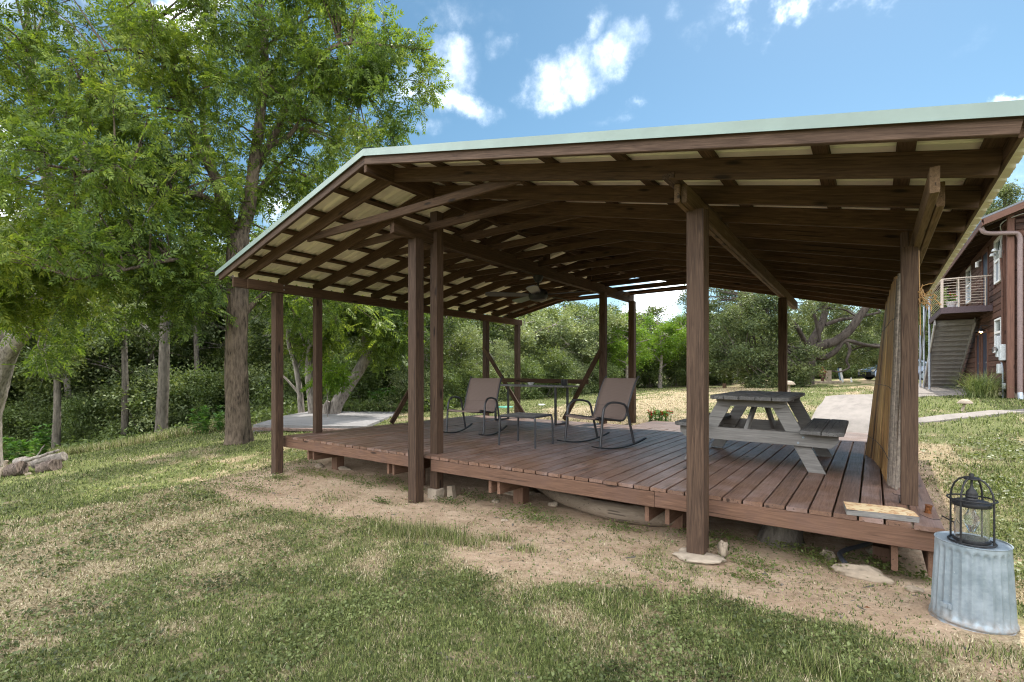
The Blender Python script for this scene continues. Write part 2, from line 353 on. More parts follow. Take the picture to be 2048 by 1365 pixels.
    def build(s, name, mats, parent=None, smooth=False, loc=None, origin=None):
        """vertices are in world space (or in the parent's space when loc is 'local')"""
        if loc == 'local':
            o = bpy.data.objects.new(name, s.mesh(name, mats, smooth)); col.objects.link(o); o.parent = parent; WL[o.name] = Vector((0, 0, 0)); return o
        if loc is not None: c = Vector(loc)                      # vertices already relative to loc
        else:
            c = Vector(origin) if origin is not None else sum((Vector(p) for p in s.v), Vector())/len(s.v)
            s.v = [tuple(Vector(p)-c) for p in s.v]
        o = bpy.data.objects.new(name, s.mesh(name, mats, smooth)); link(o, parent, c)
        return o
def fixn(o):
    import bmesh
    bm = bmesh.new(); bm.from_mesh(o.data); bmesh.ops.recalc_face_normals(bm, faces=bm.faces); bm.to_mesh(o.data); bm.free(); return o
BEAMS = {}
def beam_mesh(L, w_, h_, m_, ch=.004):
    key = (round(L, 3), round(w_, 4), round(h_, 4), m_.name)
    if key in BEAMS: return BEAMS[key]
    y, z, x = w_/2, h_/2, L/2; c = min(ch, w_*.2, h_*.2)
    prof = [(-y+c,-z),(y-c,-z),(y,-z+c),(y,z-c),(y-c,z),(-y+c,z),(-y,z-c),(-y,-z+c)]
    mb = MB(); mb.prism(prof, 'x', -x, x); me = mb.mesh('timber', m_)
    import bmesh
    bm = bmesh.new(); bm.from_mesh(me); bmesh.ops.recalc_face_normals(bm, faces=bm.faces); bm.to_mesh(me); bm.free()
    BEAMS[key] = me; return me
def beam(name, p0, p1, w_, h_, m_, parent=None, up=(0, 0, 1), roll=0.0, local=False, ch=.004):
    p0, p1 = Vector(p0), Vector(p1); d = p1-p0; L = d.length; x = d.normalized(); u = Vector(up)
    y = u.cross(x)
    if y.length < 1e-4: y = Vector((0, 1, 0)).cross(x)
    y.normalize(); z = x.cross(y)
    R = Matrix((x, y, z)).transposed().to_4x4() @ Matrix.Rotation(roll, 4, 'X')
    o = bpy.data.objects.new(name, beam_mesh(L, w_, h_, m_, ch))
    if local: col.objects.link(o); o.parent = parent; o.location = (p0+p1)/2
    else: link(o, parent, (p0+p1)/2)
    o.rotation_euler = R.to_euler(); return o
def post(name, x, y, z0, z1, wx, wy, m_, parent, lean=(0, 0)):
    return beam(name, (x, y, z0), (x+lean[0], y+lean[1], z1), wx, wy, m_, parent, up=(0, 1, 0))
def copy_tree(o, parent=None):
    c = o.copy(); col.objects.link(c); c.parent = parent
    for ch in list(o.children): copy_tree(ch, c)
    return c

# ---------------------------------------------------------------- value noise in numpy
_P = rng.random((256, 256))
def vnoise(x, y, s, seed=0):
    x = np.asarray(x)*s+seed*17.3+500; y = np.asarray(y)*s+seed*9.1+500
    xi = np.floor(x).astype(int); yi = np.floor(y).astype(int); fx = x-xi; fy = y-yi
    fx = fx*fx*(3-2*fx); fy = fy*fy*(3-2*fy)
    a = _P[xi % 256, yi % 256]; b = _P[(xi+1) % 256, yi % 256]; c = _P[xi % 256, (yi+1) % 256]; d = _P[(xi+1) % 256, (yi+1) % 256]
    return (a*(1-fx)+b*fx)*(1-fy)+(c*(1-fx)+d*fx)*fy
def fbm(x, y, s, o=4, seed=0):
    r = 0; A = .5; t = 0
    for i in range(o): r = r+A*vnoise(x, y, s*2**i, seed+i); t += A; A *= .55
    return r/t
def sstep(a, b, x): t = np.clip((np.asarray(x, float)-a)/(b-a), 0, 1); return t*t*(3-2*t)

# ---------------------------------------------------------------- terrain height
CP = np.array([(-.3,-4.3,-.50),(2,-4,-.47),(5,-4,-.4),(-3,-3,-.52),(-6,-2.5,-.60),(-9,-3.5,-.76),(-12.8,-2.3,-.92),(-16,-5,-1.25),(-8,-6,-.72),(0,-9,-.6),(-16,-9,-1.3),
 (-1.5,-.25,-.445),(-4.8,-.2,-.56),(-7.95,-.1,-.575),(-6.3,0,-.57),(0,-.2,-.43),(.1,-.4,-.42),(-.5,.05,-.46),(2.5,0,-.38),(1,3,-.28),(.6,5.5,-.15),(-4,5.6,-.14),(-1,6,-.10),(-7.95,6.4,-.19),(-8,3,-.33),
 (-4,2,-.5),(-1,2,-.45),(-11.2,.8,-.46),(-10.2,3.4,-.36),(-13.4,6.6,-.36),(-16,5.3,-.45),(-18.5,1.5,-1.2),(-21,2,-1.55),(-24,0,-2.0),(-24,8,-1.2),(-19,7,-.9),(-13.8,9.8,-.22),(-9,12,-.12),(-1.5,8,-.05),(-1.7,14,.08),
 (.35,9,.10),(1.2,10.2,.17),(2.4,12.5,.24),(2.8,15,.32),(6,15,.34),(2,20,.32),(-4,19,.15),(-12.5,21,.0),(-14,27,.08),(-6,29,.28),(0,30,.36),(4,36,.47),(-22,20,-.4),(-35,30,-.3),(-30,-5,-2.2),(-34,12,-2.2),(10,0,-.2),(12,8,.2),(14,30,.6),(-10,50,.4),(15,60,.8),(-50,50,0),(-60,0,-2.0),(30,10,.6)], float)
def _tps(r2): return np.where(r2 > 1e-9, r2*np.log(r2+1e-12)*.5, 0)
_n = len(CP); _K = _tps(((CP[:, None, :2]-CP[None, :, :2])**2).sum(-1)) + np.eye(_n)*.02
_A = np.zeros((_n+3, _n+3)); _A[:_n, :_n] = _K; _A[:_n, _n] = 1; _A[:_n, _n+1:] = CP[:, :2]; _A[_n, :_n] = 1; _A[_n+1:, :_n] = CP[:, :2].T
_W = np.linalg.solve(_A, np.concatenate([CP[:, 2], np.zeros(3)]))
def gz(x, y):
    x = np.asarray(x, float); y = np.asarray(y, float); sh = x.shape; x = x.ravel(); y = y.ravel(); out = np.empty_like(x)
    r = np.hypot(x+3, y-12); k = np.minimum(1, 58/np.maximum(r, 1e-6)); xx = -3+(x+3)*k; yy = 12+(y-12)*k
    for i in range(0, len(x), 20000):
        q = np.stack([xx[i:i+20000], yy[i:i+20000]], -1)
        out[i:i+20000] = _tps(((q[:, None]-CP[None, :, :2])**2).sum(-1)) @ _W[:_n] + _W[_n] + q @ _W[_n+1:]
    out = out + (fbm(x, y, 1.3, 3, 5)-.5)*.05 + (fbm(x, y, .35, 2, 9)-.5)*.06*sstep(3, 9, np.hypot(x+1, y+2))
    return out.reshape(sh)
def g1(x, y): return float(gz(np.array([x]), np.array([y]))[0])
def gcast(px, py):
    """where a bearing measured in the photograph meets the terrain"""
    r = VW + (px-CX)/F*RT + (HY-py)/F*UPV; d = 1.2
    while d < 90:
        p = CAM + d*r
        if p.z <= g1(p.x, p.y): break
        d *= 1.015
    return CAM + d*r

def slab_in(x, y, x0, x1, y0, y1, m_=.25):
    return sstep(x0-m_, x0, x)*(1-sstep(x1, x1+m_, x))*sstep(y0-m_, y0, y)*(1-sstep(y1, y1+m_, y))
def veg(x, y):
    """0 bare dirt .. 1 dense green; and dryness 0 .. 1"""
    n = fbm(x, y, .9, 4, 1); n2 = fbm(x, y, 3.1, 3, 2); n3 = fbm(x, y, .28, 3, 3)
    yc = -1.10-.12*np.sin(x*1.7)-.10*np.sin(x*.6+1)+.36*sstep(-1.6, -.4, x)                       # front edge of the bare strip beside the deck
    band = sstep(yc-.30, yc+.06, y + (n-.5)*.8)*(1-sstep(5.2, 6.2, y))*sstep(-9.2, -7.6, x)*(1-sstep(.0, .5, x))
    g = .70+.8*(n-.5)+.55*(n2-.5)
    g = g*(1-.97*band) + .34*sstep(.60, .68, n2)*band
    g = np.maximum(g, (.46+.3*(n2-.5))*(1-band))
    dry = np.clip(.44 + 1.0*(n3-.5) + 2.0*(n-.5) + 1.4*(n2-.5) - .28*sstep(-7.5, -10, x) + .34*sstep(-2.6, -5, x)*sstep(-9.5, -7.5, x), 0, 1)
    back = sstep(5.5, 7.5, y)
    dry = np.clip(dry + .03*back*(x < .0) - .34*sstep(.3, .9, x), 0, 1)
    return np.clip(g, 0, 1), dry
# patches of ground covered by concrete, deck posts, etc. where no grass grows
def no_grass(x, y):
    p = (x > -8.1) & (x < .05) & (y > .15) & (y < 4.9)
    p |= (x > -4.2) & (x < -.3) & (y > 4.3) & (y < 6.1)
    p |= (np.hypot(x-.105, y+.39) < .27) | (np.hypot(x+1.5, y+.22) < .24)
    p |= point_in(x, y, PATH) | point_in(x, y, SLAB) | point_in(x, y, STRIP) | point_in(x, y, PATIO)
    return p
def point_in(x, y, poly):
    r = np.zeros(np.shape(x), bool); n = len(poly)
    for i in range(n):
        x0, y0 = poly[i]; x1, y1 = poly[(i+1) % n]
        c = ((y0 > y) != (y1 > y)) & (x < (x1-x0)*(y-y0)/((y1-y0) if y1 != y0 else 1e-9)+x0)
        r ^= c
    return r
PATH = [(-1.38, 5.9), (-1.50, 8.6), (-1.62, 12.0), (-1.75, 16.5), (-1.2, 17.6), (2.0, 18.0), (2.0, 16.6), (.9, 16.0), (.2, 14.2), (-.2, 11.0), (-.28, 8.0), (-.25, 5.9)]
SLAB = [(-12.84, 1.93), (-10.3, 3.35), (-13.0, 6.8), (-15.4, 5.46), (-15.6, 5.1), (-14.7, 3.75)]
STRIP = [(-.26, 7.9), (.45, 8.75), (2.35, 11.3), (4.6, 14.0), (4.95, 13.55), (2.6, 10.75), (.6, 8.2), (-.26, 7.35)]
PATIO = [(.85, 17.9), (2.63, 17.0), (2.63, 30), (.0, 30), (.2, 18.6)]

# ground: one sheet, fine near the camera, out past the horizon
def axis_pts(lo, hi, fine_lo, fine_hi, fs):
    a = list(np.arange(fine_lo, fine_hi+1e-6, fs)); s = fs; v = fine_hi
    while v < hi: s *= 1.09; v += s; a.append(v)
    s = fs; v = fine_lo; b = []
    while v > lo: s *= 1.09; v -= s; b.append(v)
    return np.array(b[::-1]+a)
gx = axis_pts(-700, 700, -9.5, 2.5, .05); gy = axis_pts(-60, 900, -4.6, .6, .05)
X, Y = np.meshgrid(gx, gy); Z = gz(X, Y)
g_, d_ = veg(X, Y)
Z = Z + (fbm(X, Y, 9, 3, 11)-.5)*.022*(np.hypot(X+3, Y) < 16)
for pts_, dz in ((PATH, .05), (STRIP, .04), (PATIO, .05)): Z = Z - np.where(point_in(X, Y, pts_), dz, 0)
me = bpy.data.meshes.new('ground'); nx, ny = len(gx), len(gy)
me.vertices.add(nx*ny); me.vertices.foreach_set('co', np.stack([X, Y, Z], -1).ravel())
ii = np.arange(nx*ny).reshape(ny, nx); q = np.stack([ii[:-1, :-1], ii[:-1, 1:], ii[1:, 1:], ii[1:, :-1]], -1).reshape(-1, 4)
me.loops.add(q.size); me.loops.foreach_set('vertex_index', q.ravel()); me.polygons.add(len(q)); me.polygons.foreach_set('loop_start', np.arange(0, q.size, 4)); me.update()
me.polygons.foreach_set('use_smooth', np.ones(len(q), bool))
at_ = me.attributes.new('veg', 'FLOAT_VECTOR', 'POINT'); at_.data.foreach_set('vector', np.stack([g_, d_, np.zeros_like(g_)], -1).ravel())
m, t, b = mat('lawn_soil', .95, .1)
an = t.n('ShaderNodeAttribute', attribute_name='veg'); sp = t.n('ShaderNodeSeparateXYZ'); t.l(an.outputs['Vector'], sp.inputs[0])
tcn = t.n('ShaderNodeTexCoord'); o_ = tcn.outputs['Object']
n1 = t.noise(o_, 2.3, 6, .6); n2 = t.noise(o_, 14, 6, .7); n3 = t.noise(o_, 60, 4, .7)
soil = t.ramp(t.math('ADD', t.math('MULTIPLY', n1, .5), t.math('MULTIPLY', n2, .5)), [(.3, (.25, .17, .115)), (.5, (.40, .295, .205)), (.7, (.56, .44, .33))])
soil = t.mix(t.mapr(n3, .55, .68, 0, .45), soil, (.17, .11, .07)); n4 = t.noise(o_, 70, 3, .6); soil = t.mix(t.mapr(n4, .6, .75, 0, .25), soil, (.62, .50, .39))
grn = t.ramp(n3, [(.3, (.05, .055, .022)), (.5, (.12, .135, .05)), (.7, (.23, .24, .10))])
dry = t.ramp(n3, [(.3, (.14, .10, .06)), (.5, (.33, .26, .16)), (.7, (.54, .45, .31))])
gr = t.mix(t.mapr(t.math('ADD', sp.outputs[1], t.math('MULTIPLY', t.math('SUBTRACT', n2, .5), .9)), .3, .8), grn, dry)
c = t.mix(t.mapr(t.math('ADD', sp.outputs[0], t.math('MULTIPLY', t.math('SUBTRACT', n2, .5), .8)), .22, .55), soil, gr)
t.l(c, b.inputs['Base Color']); bump(t, b, t.math('ADD', n2, t.math('MULTIPLY', n3, .5)), .9, .025)
me.materials.append(m); ground = bpy.data.objects.new('ground', me); link(ground); tag(ground, kind='structure')

def sheet(name, poly, lift, m_, grid=.6, edge=.12, kind='structure'):
    """paving that follows the terrain"""
    import bmesh
    bm = bmesh.new(); vs = [bm.verts.new((x, y, 0)) for x, y in poly]; f = bm.faces.new(vs)
    if f.normal.z < 0: f.normal_flip()
    xs = [p[0] for p in poly]; ys = [p[1] for p in poly]
    for ax, lo, hi in ((0, min(xs), max(xs)), (1, min(ys), max(ys))):
        v = lo+grid
        while v < hi:
            co = (v, 0, 0) if ax == 0 else (0, v, 0); no = (1, 0, 0) if ax == 0 else (0, 1, 0)
            bmesh.ops.bisect_plane(bm, geom=bm.verts[:]+bm.edges[:]+bm.faces[:], plane_co=co, plane_no=no); v += grid
    bm.normal_update()
    zs = gz(np.array([v.co.x for v in bm.verts]), np.array([v.co.y for v in bm.verts]))
    for v, z in zip(bm.verts, zs): v.co.z = z+lift
    be = [e for e in bm.edges if e.is_boundary]
    r = bmesh.ops.extrude_edge_only(bm, edges=be)
    for v in [g for g in r['geom'] if isinstance(g, bmesh.types.BMVert)]: v.co.z -= edge
    bmesh.ops.recalc_face_normals(bm, faces=bm.faces)
    me = bpy.data.meshes.new(name); bm.to_mesh(me); bm.free(); me.materials.append(m_)
    o = bpy.data.objects.new(name, me); link(o); tag(o, kind=kind); return o
sheet('concrete_path', PATH, .012, M['concrete'])
sheet('side_path', STRIP, .012, M['concrete'])
sheet('patio', PATIO, .03, M['concrete'])
# the old slab left of the deck is one level pour
mb = MB(); mb.prism([(x, y) for x, y in SLAB], 'z', -.75, -.285); o = mb.build('concrete_slab', M['slab']); fixn(o); tag(o, kind='structure')

# ---------------------------------------------------------------- the deck
deck = thing('wooden_deck', 'low red-brown board deck under the open pavilion, on short piers', 'deck', (-4, 2.3, 0))
NB = 53; LB = 4.62
for i in range(NB):
    xr = (.012 if i == 0 else -.004-.152*i); xl = -.004-.152*(i+1)+.013
    y0 = -.024 if i == 0 else random.uniform(-.006, .006)
    y1 = 4.60 if xr > -4.1 else 4.82
    L = round(y1-y0, 2)
    zj = random.uniform(-.002, .0025)
    beam('deck_board', ((xl+xr)/2, y0, -.016+zj), ((xl+xr)/2, y0+L, -.016+zj+random.uniform(-.002, .002)), round(xr-xl, 3), .032, M['deck'], deck, ch=.004)
for k in range(9):                                   # cross boards of the step at the back
    y = 4.68+k*.152
    beam('cross_board', (-4.12, y, -.018), (-.33+(-.1 if k > 1 else 0), y, -.018), .143, .032, M['deck'], deck)
for x0, x1, dz in ((-8.06, -4.93, .0), (-4.70, -1.935, -.004), (-1.93, .0, .0)):
    beam('fascia_board', (x0, .018, -.103+dz), (x1, .018, -.103+dz), .036, .137, M['fascia'], deck)
beam('fascia_board', (-.018, .04, -.105), (-.018, 4.6, -.105), .036, .137, M['fascia'], deck)
beam('fascia_board', (-8.05, .04, -.105), (-8.05, 4.8, -.105), .036, .137, M['fascia'], deck)
beam('fascia_board', (-4.1, 6.0, -.09), (-.3, 6.0, -.09), .036, .10, M['fascia'], deck)
for x in np.arange(-7.6, -.2, .61): beam('joist', (x, .04, -.10), (x, 4.6, -.10), .04, .13, M['stub'], deck)
for x in (-7.42, -7.30, -5.57, -5.46, -3.83, -3.71, -2.02, -1.84, -.245, -.045):   # girders whose sawn ends show
    zb = -.325 if x < -1 else -.36
    beam('girder', (x, .045+random.uniform(0, .03), (-.172+zb)/2), (x, 4.4, (-.172+zb)/2), .038, zb*-1-.172, M['stub'], deck)
for x in (-7.36, -5.5, -3.75, -1.9, -.3):
    for y in (.55, 2.4, 4.2):
        z0 = g1(x, y)-.05; beam('pier', (x, y, z0), (x, y, -.33), .14, .14, M['stub'], deck, up=(0, 1, 0))

# ---------------------------------------------------------------- the pavilion
RX, RZ = -4.68, 3.140
def rz_(x, y):                                        # underside of the rafters
    if x < RX: return RZ+.2143*(x-RX)
    return RZ-.2195*(x-RX)-.012*(y+.59)*min(1, (x-RX)/3)
pav = thing('pavilion', 'open timber pavilion with a shallow gable roof of cream and green metal', 'pavilion', (-4, 2.5, -.5))
RH, PT = .145, .038                                    # rafter depth, purlin thickness
YR = [-.59+.62*i for i in range(12)]                   # rafter lines
YF = 6.30
for i, y in enumerate(YR):
    y = y if i < 11 else YF-.02
    yj = y+random.uniform(-.008, .008)
    beam('rafter', (-8.20, yj, rz_(-8.20, y)+RH/2), (RX, yj, rz_(RX, y)+RH/2), .04, RH, M['frame'], pav)
    beam('rafter', (RX, yj, rz_(RX, y)+RH/2), (.19, yj, rz_(.19, y)+RH/2), .04, RH, M['frame'], pav)
    if i < 12:
        s = random.uniform(-.02, .02)                  # collar tie nailed to the side of each rafter pair
        beam('collar_tie', (-6.42, yj+.042, 2.752+s*.5+.045), (-2.98, yj+.042, 2.765+s*.5+.045), .038, .09, M['frame'], pav)
# ridge board
beam('ridge_board', (RX, -.98, RZ+.075), (RX, YF, RZ+.075), .04, .19, M['frame'], pav)
# purlins, laid flat on the rafters
PL = [-4.93, -5.42, -6.02, -6.64, -7.21, -7.60, -8.12]
PR = [-4.42, -3.95, -3.30, -2.64, -1.97, -1.31, -.63, -.21, .155]
def gabY(x): return -.80-.17*(x+8.37)/3.7 if x < RX else -.97-.03*(x-RX)/4.9
for x in PL+PR:
    zc0 = rz_(x, gabY(x))+RH+PT/2; zc1 = rz_(x, YF)+RH+PT/2
    sl_ = math.atan(.2143) if x < RX else -math.atan(.2195)
    nrm = Vector((-math.sin(sl_), 0, math.cos(sl_)))
    w_ = .09 if x > -7 else .075
    beam('purlin', (x, gabY(x)+.02, zc0), (x, YF+.02, zc1), w_, PT, M['frame'], pav, up=nrm)
# near and far gable boards
for yo, far in ((0, False), (YF+.05, True)):
    for xa, xb in ((-8.37, RX), (RX, .20)):
        ya, yb = (gabY(xa), gabY(xb)) if not far else (yo, yo)
        za, zb = rz_(xa, ya)+RH-.035, rz_(xb, yb)+RH-.035
        beam('gable_board', (xa, ya, za), (xb, yb, zb), .038, .10, M['post'] if not far else M['frame'], pav)
# metal roof, sheet by sheet, ribs running down the slope
RS = PT+RH
def roofz(x, y): return rz_(x, y)+RS+.004
def rib(u):                                             # rib profile every 0.23 m
    u = u % .23
    if u < .018: return .027*u/.018
    if u < .042: return .027
    if u < .060: return .027*(.060-u)/.018
    if .11 < u < .135 or .165 < u < .19: return .008
    return 0
for side, (xa, xb) in enumerate(((-8.47, RX), (RX, .315))):
    for k in range(8):
        ys = -.92+k*.92; us = []
        for r_ in range(4): us += [r_*.23+q for q in (0, .018, .042, .060, .105, .11, .135, .14, .16, .165, .19, .195)]
        us.append(.92); us = [u for u in us if ys+u <= YF+.075]
        if len(us) < 4: continue
        mb = MB(); vs = []; n = len(us)
        for x in (xa, xb):
            for u in us:
                yy = ys+u
                if k == 0: yy = max(yy, -9); yy = gabY(x) + (yy+.92)*(.92+ (0-0) + (-gabY(x)))/.92 if False else gabY(x)+(u/.92)*(0.0-gabY(x))
                vs.append((x, yy, roofz(x, max(-.6, yy))+rib(u)+.002*(k % 2)))
        lo = [(i, i+1, n+i+1, n+i) for i in range(n-1)]
        mb.add(vs, lo, 0); mb.add([(a, b_, c_+.0025) for a, b_, c_ in vs], [tuple(reversed(f)) for f in lo], 1)
        o = mb.build('roof_sheet', [M['cream_metal'], M['green_metal']], pav, smooth=False)
# green flashing over the gable edges and the ridge cap
for far in (False, True):
    for xa, xb in ((-8.47, RX), (RX, .315)):
        mb = MB(); vs = []
        for x in (xa, xb):
            y = (gabY(x)-.035) if not far else YF+.10
            z = rz_(x, max(y, -.6))+RH+PT+.034; s = -1 if not far else 1
            vs += [(x, y, z-.074), (x, y, z), (x, y-s*.14, z), (x, y-s*.004, z-.074), (x, y-s*.004, z-.004), (x, y-s*.14, z-.004), (x, y-s*(-.012), z-.078)]
        n = 7; F_ = [(0, 1, 8, 7), (1, 2, 9, 8), (3, 4, 11, 10), (4, 5, 12, 11), (0, 7, 10, 3), (2, 5, 12, 9), (6, 0, 7, 13), (0, 3, 6), (7, 10, 13)]
        mb.add(vs, F_); o = mb.build('gable_flashing', M['green_metal'], pav)
mb = MB(); vs = []
for y in (-1.0, YF+.1):
    for dx, dz in ((-.16, .028-.034), (0, .032), (.16, .028-.034)): vs.append((RX+dx, y, RZ+RS+dz+.02))
mb.add(vs, [(0, 1, 4, 3), (1, 2, 5, 4)]); mb.build('ridge_cap', M['green_metal'], pav)
# eave boards
beam('eave_board', (.205, -.97, rz_(.205, -.6)+.115), (.205, YF, rz_(.205, YF)+.115), .022, .10, M['frame'], pav)
# beams along the deck
beam('header_beam', (-7.97, -.80, 2.345), (-7.97, 6.50, 2.325), .04, .14, M['frame'], pav)
beam('header_beam', (-7.90, -.62, 2.345), (-7.90, 6.50, 2.325), .04, .14, M['frame'], pav)
beam('middle_beam', (-4.87, -.47, 2.72), (-4.87, 6.55, 2.70), .042, .19, M['frame'], pav)
beam('middle_beam', (-4.82, -.49, 2.72), (-4.82, 6.55, 2.70), .042, .19, M['frame'], pav)
beam('cross_beam', (-1.577, -.49, 2.385), (-1.577, 6.36, 2.262), .040, .14, M['beam'], pav)
beam('cross_beam', (-1.532, -.46, 2.385), (-1.532, 6.36, 2.262), .040, .14, M['beam'], pav)
beam('beam_cap', (-1.60, -.62, 2.482), (-1.555, .9, 2.460), .09, .038, M['post'], pav)
beam('end_beam', (-.095, -.78, 2.062), (-.095, 6.3, 1.975), .044, .142, M['beam'], pav)
beam('end_beam', (-.048, -.50, 2.055), (-.048, 6.3, 1.970), .040, .142, M['beam'], pav)
# posts
def gp(x, y, d=.06): return g1(x, y)-d
P = M['post']
post('post', -7.98, -.12, gp(-7.98, -.12), 2.27, .13, .13, P, pav)
post('post', -7.96, .57, 0.0, 2.40, .10, .12, P, pav)
post('post', -7.96, 2.80, 0.0, 2.27, .10, .11, P, pav)
post('post', -7.95, 5.07, gp(-7.95, 5.07), 2.27, .12, .12, P, pav)
post('post', -7.95, 6.38, gp(-7.95, 6.38), 2.26, .12, .12, P, pav)
post('post', -4.855, -.10, gp(-4.85, -.1), 2.63, .135, .135, P, pav)
post('post', -4.80, .20, -.46, 3.02, .12, .12, P, pav)
post('post', -4.72, 4.78, gp(-4.7, 4.78), 2.60, .12, .12, P, pav)
post('post', -4.72, 6.25, gp(-4.7, 6.2), 2.60, .13, .13, P, pav)
post('post', -1.512, -.185, gp(-1.53, -.175, .02), 2.315, .135, .12, P, pav)
beam('post', (-1.462, -.108, -.40), (-1.462, -.108, 2.34), .036, .03, M['frame'], pav, up=(0, 1, 0))
post('post', -1.555, 4.80, 0, 2.22, .12, .12, M['frame'], pav)
post('post', -.14, .63, 0, 1.985, .105, .11, P, pav)
beam('post', (-.168, .63, 1.985), (-.168, .63, 2.10), .05, .10, P, pav, up=(0, 1, 0))
post('post', -.12, 2.72, 0, 1.96, .09, .10, M['frame'], pav)
post('post', -.12, 5.2, gp(0, 5.2), 1.92, .09, .10, M['frame'], pav)
# short cripples above the beams
beam('cripple', (-4.79, 2.78, 2.80), (-4.79, 2.78, 3.05), .09, .09, M['frame'], pav, up=(0, 1, 0))
beam('cripple', (-4.79, 4.35, 2.80), (-4.79, 4.35, 3.05), .09, .09, M['frame'], pav, up=(0, 1, 0))
# knee braces and the rail between them
beam('brace', (-7.97, 2.17, .03), (-7.97, 2.80, .86), .04, .10, M['frame'], pav)
beam('brace', (-6.63, 4.82, .04), (-7.93, 4.95, 1.62), .04, .09, M['frame'], pav)
beam('brace', (-5.58, 4.72, .04), (-4.74, 4.72, 1.46), .04, .09, M['frame'], pav)
beam('rail', (-7.35, 4.84, .84), (-5.02, 4.72, .83), .04, .09, M['frame'], pav)
# bolts on the header
for y, z in ((-.07, 2.385), (-.07, 2.315)):
    mb = MB(); mb.tube([(-8.0+.085, y, z), (-8.0+.085+.05, y, z)], .012, 8); o = mb.build('bolt', M['galv'], pav)
# cable stapled along two rafters
for y, xs, z0 in ((6.0, (-7.6, -3.0), 2.47), (3.95, (-3.2, .0), 2.7)):
    mb = MB(); pts = []
    for k in range(13):
        x = xs[0]+(xs[1]-xs[0])*k/12; pts.append((x, y-.05, min(rz_(x, y), 2.745)-.012-.012*math.sin(k*1.1)))
    mb.tube(pts, .012, 6); mb.build('cable', M['stub'], pav, smooth=True)

# ---------------------------------------------------------------- rocking chairs
def smooth_path(pts, n=6):
    pts = [Vector(p) for p in pts]; out = []
    for i in range(len(pts)-1):
        p0 = pts[max(i-1, 0)]; p1 = pts[i]; p2 = pts[i+1]; p3 = pts[min(i+2, len(pts)-1)]
        for k in range(n):
            t = k/n; out.append(.5*((2*p1)+(-p0+p2)*t+(2*p0-5*p1+4*p2-p3)*t*t+(-p0+3*p1-3*p2+p3)*t**3))
    out.append(pts[-1]); return out
def rocking_chair(label, loc, rz, sc_=(1, 1)):
    r = thing('rocking_chair', label, 'rocking chair', loc, 'sling rocking chairs on the deck', rz); r.scale = (sc_[0], sc_[0], sc_[1])
    W = .325
    for s in (-1, 1):
        x = s*W
        mb = MB(); mb.tube(smooth_path([(x, -.24, .035), (x, -.215, .3), (x, -.19, .52), (x, -.14, .60), (x, -.05, .63), (x, .10, .61), (x, .17, .56), (x, .21, .42), (x, .30, .05)], 5), .0155, 8)
        mb.build('arm_frame', M['bronze'], r, True, 'local')
        mb = MB(); pts = [(x, y, .014+.10*((y-.02)/.5)**2*(1.05 if y > 0 else .9)) for y in np.linspace(-.36, .50, 14)]
        vs = []
        for p in pts:
            for dx, dz in ((-.014, -.008), (.014, -.008), (.014, .008), (-.014, .008)): vs.append((p[0]+dx, p[1], p[2]+dz))
        n = len(pts); mb.add(vs, [(i*4+j, i*4+(j+1) % 4, i*4+4+(j+1) % 4, i*4+4+j) for i in range(n-1) for j in range(4)]+[(0, 1, 2, 3), (n*4-1, n*4-2, n*4-3, n*4-4)])
        mb.build('rocker', M['black_metal'], r, False, 'local')
        mb = MB(); mb.tube(smooth_path([(s*.285, -.27, .415), (s*.285, -.22, .43), (s*.285, 0, .395), (s*.285, .13, .375), (s*.285, .20, .42), (s*.285, .26, .62), (s*.285, .35, .86), (s*.285, .40, .955), (s*.285, .425, .975)], 4), .0125, 8)
        mb.build('seat_rail', M['bronze'], r, True, 'local')
    prof = smooth_path([(0, -.27, .413), (0, -.22, .435), (0, 0, .392), (0, .13, .372), (0, .20, .43), (0, .26, .63), (0, .345, .86), (0, .39, .95)], 5)
    cut = next(i for i, p in enumerate(prof) if p.y > .145)
    for nm, pp in (('seat_sling', prof[:cut+1]), ('back_sling', prof[cut:])):
        mb = MB(); nx_ = 9; vs = []
        for i, p in enumerate(pp):
            for j in range(nx_):
                u = j/(nx_-1)*2-1; sag = .018*(1-u*u)
                vs.append((u*.285, p.y+(sag if nm == 'back_sling' else 0), p.z-(sag if nm == 'seat_sling' else 0)))
        n = len(pp); mb.add(vs, [(i*nx_+j, i*nx_+j+1, (i+1)*nx_+j+1, (i+1)*nx_+j) for i in range(n-1) for j in range(nx_-1)])
        o = mb.build(nm, M['sling'], r, True, 'local')
        md = o.modifiers.new('thickness', 'SOLIDIFY'); md.thickness = .006; md.offset = 0
    for z, y in ((.735, .308), (.90, .375), (.56, .245)):                 # sewn seams across the back
        mb = MB(); mb.tube([(u*.285, y+.018*(1-u*u)-.006, z) for u in np.linspace(-1, 1, 9)], .0035, 5); mb.build('seam', M['sling_seam'], r, True, 'local')
    mb = MB(); mb.tube([(-.31, .10, .37), (.31, .10, .37)], .011, 8); mb.tube([(-.31, -.21, .40), (.31, -.21, .40)], .011, 8); mb.build('crossbar', M['bronze'], r, True, 'local')
    return r
rocking_chair('brown sling rocking chair left of the small side table', (-5.70, 1.95, 0), math.radians(9), (1.07, .965))
rocking_chair('brown sling rocking chair to the right of the small side table, turned towards it', (-3.47, 1.98, 0), math.radians(-22), (1.13, .985))

